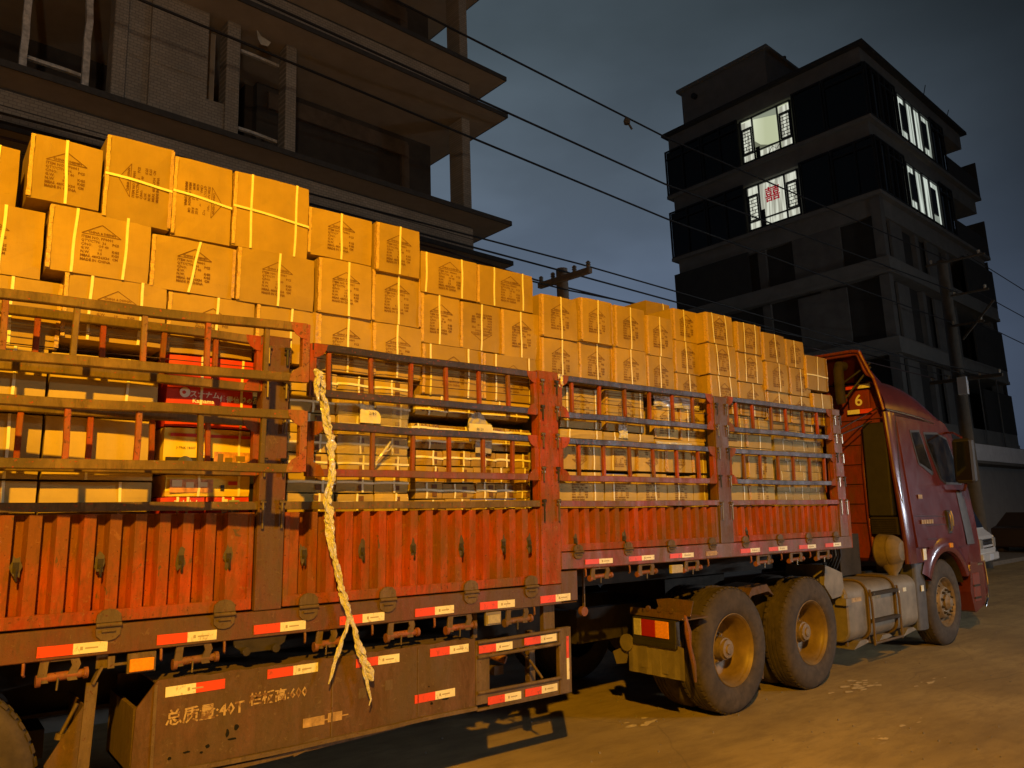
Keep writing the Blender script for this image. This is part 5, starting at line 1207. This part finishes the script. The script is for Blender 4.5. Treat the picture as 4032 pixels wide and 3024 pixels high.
# glazed bays on the two top storeys
def window(face, a0, a1, z0, z1, lit_=None, splits=(), trans=None, bottom=None, lattice=()):
    "a glazed unit on the side face ('s', runs along y) or the front face ('f', runs along x)"
    t = .06
    def bx(mb, u0, u1, d0, d1, zA, zB):
        if face == 's': mb.box(X0 + d0, X0 + d1, u0, u1, zA, zB)
        else: mb.box(u0, u1, Y0 + d0, Y0 + d1, zA, zB)
    f = MB(); bx(f, a0, a1, -.02, .06, z0, z0 + t); bx(f, a0, a1, -.02, .06, z1 - t, z1); bx(f, a0, a0 + t, -.02, .06, z0 + t, z1 - t); bx(f, a1 - t, a1, -.02, .06, z0 + t, z1 - t)
    for s_ in splits: bx(f, s_ - t / 2, s_ + t / 2, -.02, .06, z0 + t, z1 - t)
    if bottom: bx(f, a0 + t, a1 - t, -.015, .055, bottom - .03, bottom + .03)
    if trans:
        for (u0, u1) in lattice or ((a0 + t, a1 - t),): bx(f, u0, u1, -.015, .055, trans - .03, trans + .03)
    for (u0, u1) in lattice:
        n = 7
        zA, zB = (bottom or z0) + .05, (trans or z1) - .05
        bx(f, u0, u1, -.02, .03, zA, zA + .04); bx(f, u0, u1, -.02, .03, zB - .04, zB)
        bx(f, u0, u0 + .06, -.02, .03, zA, zB); bx(f, u1 - .06, u1, -.02, .03, zA, zB)
        for i in range(1, n): 
            zz_ = zA + (zB - zA) * i / n; bx(f, u0, u1, -.012, .02, zz_ - .010, zz_ + .010)
            uu = u0 + (u1 - u0) * (.35 if i % 2 else .65); bx(f, uu - .010, uu + .010, -.012, .02, zz_ - (zB - zA) / n, zz_)
    fr = tpart(f, 'window', 'tower_frame')
    p = MB(); bx(p, a0 + t, a1 - t, .07, .08, z0 + t, z1 - t); p.build('pane', 'glass_dark' if not lit_ else lit_, fr)
    return fr
for i, (zb, zt) in enumerate(((15.88, 18.22), (12.63, 14.98))):
    zs0, zs1 = (15.90, 18.02) if i == 0 else (12.66, 14.76)
    # side face
    window('s', 17.0, 19.0, zb, zt, splits=(18.0,), trans=zt - .45); window('s', 19.05, Y1 - .05, zb, zt, splits=(20.1,), trans=zt - .45)
    wl = window('s', 14.37, 16.86, zs0, zs1, 'room_light' if i == 0 else 'curtain_light', splits=(15.0, 16.24), trans=zs1 - .48, bottom=zs0 + .40, lattice=((14.43, 14.93), (16.30, 16.80)))
    window('s', 12.95, 14.30, zb, zt); window('s', Y0 + .05, 12.9, zb, zt, trans=zt - .4, splits=(11.9,) if i else ())
    if i == 1:
        s_ = MB()
        me = text_mesh('囍', .74, 'red_curtain_sign', res=2, bold=.010)
        o = put('wedding_sign', me, wl, 0); o.matrix_local = Matrix.Translation((X0 + .02, 15.98, 13.80)) @ Matrix.Rotation(R(-90), 4, 'Z') @ Matrix.Rotation(R(90), 4, 'X')
        a = MB(); a.box(X0 + .062, X0 + .068, 15.05, 15.75, 13.1, 14.6); a.build('curtain', 'curtain_light', wl)
        a = MB(); a.box(X0 + .05, X0 + .06, 16.05, 16.22, 12.7, 13.5); a.build('bedside_silhouette', 'tower_frame', wl)
    else:
        a = MB(); a.add([(X0 + .066, 15.03, 17.97), (X0 + .066, 16.2, 17.97), (X0 + .066, 16.2, 17.88), (X0 + .066, 15.03, 17.62)], [(0, 1, 2, 3)]); a.build('ceiling', 'ceiling_light', wl)
        a = MB(); a.add([(X0 + .065, 15.0, 16.36), (X0 + .065, 16.21, 16.36), (X0 + .065, 16.21, 16.82), (X0 + .065, 15.95, 16.55), (X0 + .065, 15.6, 16.40)], [(0, 1, 2, 3, 4)]); a.build('room_corner', 'room_corner', wl)
        a = MB(); a.box(X0 + .06, X0 + .068, 14.45, 14.95, 15.95, 17.9); a.box(X0 + .06, X0 + .068, 16.3, 16.8, 15.95, 17.9); a.box(X0 + .06, X0 + .068, 15.05, 16.2, 15.95, 16.26); a.build('curtain', 'curtain_light', wl)
        a = MB(); a.tube([(X0 + .05, 15.6, 15.98), (X0 + .05, 15.4, 16.25), (X0 + .05, 15.2, 16.05), (X0 + .05, 15.0, 16.28)], .015, 5); a.build('silhouette', 'tower_frame', wl)
        MB().box(X0 + .05, X0 + .06, 16.0, 16.2, 15.98, 16.5).build('furniture_silhouette', 'tower_frame', wl)
    # front face
    window('f', X0 + .05, 31.6, zb, zt, splits=(30.9,)); window('f', 31.65, 33.35, zb, zt, splits=(32.2, 32.8), trans=zt - .45)
    wf = window('f', 33.42, 37.25, zs0, zs1, 'curtain_cold', splits=(34.35, 35.2, 36.05))
    for (u0, u1) in ((33.75, 34.3), (36.15, 36.75)):
        a = MB(); a.box(u0, u1, Y0 + .0, Y0 + .05, zs0 + .45, zs1 - .4); a.build('opened_sash', 'tower_frame', wf)
    window('f', 37.35, XE, zb, zt, splits=(38.2,), trans=zt - .45)
    a = MB(); a.box(XB - .08, XB, Y0 + .02, Y1, zb, zt - .4); tpart(a, 'balcony_screen', 'tower_wall')
    a = MB(); a.box(XE + .1, XB - .1, Y0 + .03, Y0 + .08, zb, zb + .95); tpart(a, 'balcony_wall', 'tower_wall')
    a = MB(); a.box(X0 + .12, XE, Y0 + .12, Y1 - .1, zb - .01, zt + .02); 
# shop front at its foot
a = MB(); a.box(33.4, 42.5, Y0 - .75, Y0 - .65, 1.95, 2.62); o = tpart(a, 'fascia_sign', 'shop_sign')
a = MB(); a.box(33.3, 43.2, Y0 - .8, Y0, 1.82, 1.93); a.box(32.0, 44.2, Y0 - .2, Y0, 2.64, 2.78); tpart(a, 'canopy_slab', 'tower_pale')
a = MB(); a.box(31, 44.2, Y0 + .0, Y0 + .2, GZ, 1.82); tpart(a, 'shop_wall', 'shop_wall')
for xx in (36.2, 38.5, 41.0):
    a = MB(); a.tube([(xx, Y0 - .1, 2.78), (xx, Y0 - .1, 6.0)], .03, 6); tpart(a, 'steel_stay', 'tower_pale')
# low neighbour beyond it
N_ = Bld('low_shop_building', (50, 14, GZ), 'low grey shop building beyond the tower, unlit', 'building')
a = MB(); a.box(44.3, 70, 11.0, 18, GZ, 2.2); N_.part(a, 'wall', 'shop_wall')
a = MB(); a.box(44.25, 70, 10.6, 18.2, 2.2, 2.4); N_.part(a, 'roof', 'tower_pale')
a = MB(); random.seed(3)
for k in range(900):
    t = random.random() * 6.28; rr = random.random() ** .5; h = random.random()
    cx_, cy_, cz_ = 56 + rr * 4.0 * math.cos(t), 22 + rr * 3 * math.sin(t), 4.0 + h * 3.6 + 1.5 * (1 - rr)
    s_ = random.uniform(.12, .3); n1, n2 = Vector((random.random() - .5, random.random() - .5, random.random() - .5)).normalized() * s_, Vector((random.random() - .5, random.random() - .5, random.random() - .5)).normalized() * s_
    c_ = Vector((cx_, cy_, cz_)); a.add([c_ - n1, c_ + n2, c_ + n1, c_ - n2], [(0, 1, 2, 3)])
tr = empty('tree', (56, 22, 0), 'dark tree rising behind the low shop building', 'tree')
o = a.build('crown', 'dark_leaves', tr, recalc=False); o.location = (-56, -22, 0)
a = MB(); a.tube([(0, 0, 0), (.1, 0, 2.5), (0, .1, 5)], [.25, .2, .1], 8); a.build('trunk', 'dark_plastic', tr)

# ---- utility poles and cables
def pole(name, x, y, ztop, r0, label, arms, mat='pole_concrete'):
    base = bw(x, y, GZ - .2); top = bw(x, y, ztop)
    root = empty(name, base, label, 'utility pole'); root.rotation_euler = (0, 0, .0757)
    a = MB(); d = (top - base); a.tube([(0, 0, 0), (Matrix.Rotation(-.0757, 3, 'Z') @ d)], [r0 * 1.3, r0], 14); a.build('shaft', mat, root)
    H = d.length
    for (z, y0, y1, w_) in arms:
        zz_ = z - ztop + H; a = MB()
        a.bar((.0 - r0 - w_ / 2, y0, zz_), (.0 - r0 - w_ / 2, y1, zz_), w_, w_); arm = a.build('crossarm', mat, root, .01)
        for t in ((.04, .3, .72, .96) if w_ > .08 else (.1, .9)):
            yy = y0 + (y1 - y0) * t; i_ = MB(); i_.lathe([(0, 0), (.035, 0), (.03, .03), (.045, .05), (.03, .07), (.045, .09), (.02, .12), (0, .12)], 'z', (-r0 - w_ / 2, yy, zz_ + w_ / 2), 10); i_.build('insulator', 'ceramic', arm)
    return root
p1 = pole('utility_pole', 9.54, 9.0, 4.46, .105, 'concrete utility pole with one stubby crossarm behind the load', [(4.22, -.60, .64, .10)], 'pole_head')
a = MB(); a.tube([(.12, 0, 5.35), (.3, 0, 5.38), (.45, 0, 5.36)], .11, 10); a.build('cable_box', 'dark_plastic', p1)
p2 = pole('utility_pole', 24.5, 7.5, 7.35, .15, 'tall concrete utility pole in front of the tower, several thin crossarms', [(7.25, -.9, .7, .06), (6.2, -.9, .1, .06), (5.3, -.7, .2, .06), (3.7, -1.0, .9, .10)])
a = MB(); a.bar((-.2, -.1, 6.6), (-.2, -1.0, 7.6), .05, .05); a.build('brace', 'pole_concrete', p2)
a = MB(); a.box(-.36, -.21, -.12, .12, 5.0, 5.5); a.build('number_plate', 'shop_sign', p2)
def cable(pts, r_, label, mat='wire_black', sag=0.):
    P_ = [Vector(bw(*p)) for p in pts]; out_ = []
    for i in range(len(P_) - 1):
        n = 16
        for k in range(n):
            t = k / n; p = P_[i].lerp(P_[i + 1], t); p.z -= sag * 4 * t * (1 - t); out_.append(p)
    out_.append(P_[-1]); c = out_[0].copy()
    a = MB(); a.tube([p - c for p in out_], r_, 6)
    return tag(a.build('overhead_cable', mat, None, 0, c), label, 'cable', 'overhead cables')
cable([(-12, 7.5, 6.80), (10.9, 7.5, 6.80), (24.5, 7.35, 7.35)], .017, 'highest cable over the street, carrying a small insulator')
cable([(-12, 7.5, 6.05), (10.7, 7.5, 5.86), (24.5, 7.2, 6.30)], .017, 'second highest cable, crossing in front of the tiled balconies')
cable([(-12, 7.5, 5.55), (10.7, 7.5, 5.20), (24.5, 7.4, 5.40)], .016, 'third cable down, crossing the balcony corner pillar')
cable([(-12, 9.55, 4.35), (7.46, 9.62, 4.52), (9.45, 9.58, 4.40), (24.5, 8.1, 3.86)], .016, 'brown cable over the outer end of the stubby crossarm', 'wire_brown')
cable([(-12, 9.1, 4.3), (9.54, 8.9, 4.38), (24.5, 7.7, 3.84)], .016, 'black cable passing the head of the stubby pole')
cable([(-12, 8.9, 4.1), (9.45, 8.46, 4.38), (24.5, 7.2, 3.80)], .014, 'black cable under the near end of the stubby crossarm')
cable([(-12, 8.9, 3.98), (9.54, 8.9, 4.05), (24.5, 6.7, 3.76)], .014, 'lowest thin cable just above the cartons')
cable([(24.5, 6.8, 7.35), (60, 6.8, 6.9)], .015, 'upper cable leaving the tall pole to the right')
cable([(24.5, 6.8, 6.30), (60, 6.8, 5.9)], .015, 'middle cable leaving the tall pole to the right')
cable([(24.5, 6.9, 5.40), (60, 6.9, 4.9)], .015, 'lower cable leaving the tall pole to the right')
a = MB(); a.lathe([(0, 0), (.05, 0), (.06, .05), (.04, .1), (0, .11)], 'z', (0, 0, -.1), 10); a.tube([(.04, 0, -.08), (.12, 0, -.16)], .02, 6)
tag(a.build('insulator', 'pole_concrete', None, 0, bw(9.75, 7.5, 6.78)), 'small insulator hanging on the highest cable', 'insulator')

# ---- vehicles beyond the tractor
def proj_vehicle():
    V_ = empty('light_truck', (21.0, 4.55, 0), 'small pale truck parked beyond the tractor, nose to the street', 'truck', rz=R(-80))
    a = MB(); pr = [(-1.6, .45), (.62, .45), (.66, .62), (.64, .95), (.45, 1.12), (.10, 1.95), (-.05, 2.02), (-1.6, 2.02)]
    a.prism(pr, lambda x, z: (x, -.85 + max(0, z - 1) * .08, z), lambda x, z: (x, .85 - max(0, z - 1) * .08, z)); b_ = a.build('cab_body', 'white_van', V_, .04)
    a = MB(); a.add([(.435, -.72, 1.17), (.435, .72, 1.17), (.125, .66, 1.92), (.125, -.66, 1.92)], [(0, 1, 2, 3)]); o = a.build('windscreen', 'glass_dark', b_, recalc=False); o.location.x = .022
    a = MB(); a.add([(-.9, -.855, 1.15), (.30, -.84, 1.15), (.02, -.79, 1.85), (-.9, -.79, 1.85)], [(0, 1, 2, 3)]); a.build('side_window', 'glass_dark', b_, recalc=False)
    a = MB(); a.box(.60, .72, -.86, .86, .38, .56); a.build('bumper', 'white_van', V_, .02)
    for z in (.68, .76, .84): MB().box(.645, .675, -.5, .5, z, z + .03).build('grille_bar', 'chrome', V_, .004)
    MB().box(.64, .652, -.55, .55, .64, .90).build('grille', 'dark_plastic', V_)
    for y in (-.72, .72): MB().box(.63, .675, y - .13, y + .13, .68, .92).build('headlight', 'lens_clear', V_, .02)
    MB().box(.72, .726, -.22, .22, .40, .54).build('number_plate', 'shop_sign', V_)
    for x in (.0,):
        for y in (-.83, .63): a = MB(); a.lathe([(0, 0), (.2, .0), (.33, .02), (.34, .1), (.33, .2), (0, .2)], 'y', (x, y, .34), 24); a.build('wheel', 'rubber', V_)
    a = MB(); a.box(-5.0, -1.65, -.95, .95, .75, .85); a.box(-5.0, -1.65, -.95, -.9, .85, 1.3); a.box(-5.0, -1.65, .9, .95, .85, 1.3); a.build('load_bed', 'dark_car', V_)
    a = MB(); a.lathe([(0, 0), (.2, .0), (.33, .02), (.34, .1), (.33, .2), (0, .2)], 'y', (-3.8, -.83, .34), 24); a.lathe([(0, 0), (.2, .0), (.33, .02), (.34, .1), (.33, .2), (0, .2)], 'y', (-3.8, .63, .34), 24); a.build('wheel', 'rubber', V_)
    a = MB(); a.tube([(.15, -.88, 1.7), (.3, -1.05, 1.7), (.3, -1.05, 1.3)], .02, 6); a.box(.27, .33, -1.12, -.98, 1.25, 1.6); a.build('mirror', 'dark_plastic', V_)
proj_vehicle()
Cx = empty('parked_car', (31.5, 6.2, 0), 'dark brown car parked at the far right beyond the pale truck', 'car', rz=R(4))
a = MB(); pr = [(-2.1, .3), (2.1, .3), (2.2, .55), (2.1, .80), (1.2, .95), (.6, 1.42), (-.9, 1.45), (-1.7, 1.0), (-2.15, .92)]
a.prism(pr, lambda x, z: (x, -.85 + max(0, z - .9) * .3, z), lambda x, z: (x, .85 - max(0, z - .9) * .3, z)); b_ = a.build('body', 'dark_car', Cx, .05)
a = MB(); a.prism([(-1.4, .98), (1.0, .98), (.5, 1.36), (-.85, 1.38)], lambda x, z: (x, -.86 + max(0, z - .9) * .3, z), lambda x, z: (x, -.84 + max(0, z - .9) * .3, z)); a.build('side_window', 'glass_dark', b_)
for x in (-1.35, 1.4):
    for y in (-.86, .66): a = MB(); a.lathe([(0, 0), (.2, .0), (.31, .02), (.32, .1), (.31, .2), (0, .2)], 'y', (x, y, .32), 24); a.build('wheel', 'rubber', Cx)

# ---- the street lamp across the road that lights the load (behind the camera)
SL = empty('street_lamp', (-1.8, -9.2, 0), 'grey street lamp with sodium head on the near side of the road', 'street lamp')
a = MB(); a.tube([(0, 0, 0), (0, 0, 6.0), (0, .3, 6.6), (0, 1.2, 6.85), (0, 2.1, 6.75)], [.09, .06, .05, .04, .04], 12); a.build('shaft', 'dusty_steel', SL)
a = MB(); a.box(-.12, .12, 1.95, 2.65, 6.58, 6.72); a.build('lamp_head', 'dusty_steel', SL, .03)
a = MB(); a.lathe([(0, 0), (.09, .01), (.10, .05), (0, .06)], 'z', (0, 2.3, 6.52), 16); a.build('lamp_glass', 'sodium_glass', SL)

# ---- unseen canopy added to cut the light of the white tube under it (behind the camera, to the right)
SC = empty('cutoff_canopy', (13, -9.2, 0), 'flat grey canopy on posts, unseen, added to cut off the light of a white tube lamp across the road', 'canopy')
a = MB(); a.box(-3.2, 3.2, -1.2, 1.6, 2.825, 2.90); a.build('cutoff_plate', 'tower_pale', SC)
for x in (-3.0, 3.0): a = MB(); a.tube([(x, 1.4, 0), (x, 1.4, 2.825)], .05, 10); a.build('post', 'dusty_steel', SC)
a = MB(); a.box(-6, 6, -1.5, -1.2, 0, 4.2); a.build('wall', 'shop_wall', SC)
a = MB(); a.tube([(-.8, .56, 2.806), (.8, .56, 2.806)], .014, 8); a.build('tube_lamp', 'tube_white', SC)

WL = empty('tube_lamp', (24.5, -9.0, 0), 'white tube lamp on a bracket post across the road', 'lamp')
a = MB(); a.tube([(0, -.2, 0), (0, -.2, 3.2), (0, 0, 3.22)], .04, 8); a.build('post', 'dusty_steel', WL)
a = MB(); a.box(-.85, .85, -.06, .06, 3.14, 3.20); a.build('lamp_head', 'tower_pale', WL)
a = MB(); a.tube([(-.8, .03, 3.12), (.8, .03, 3.12)], .014, 8); a.build('tube', 'tube_white', WL)
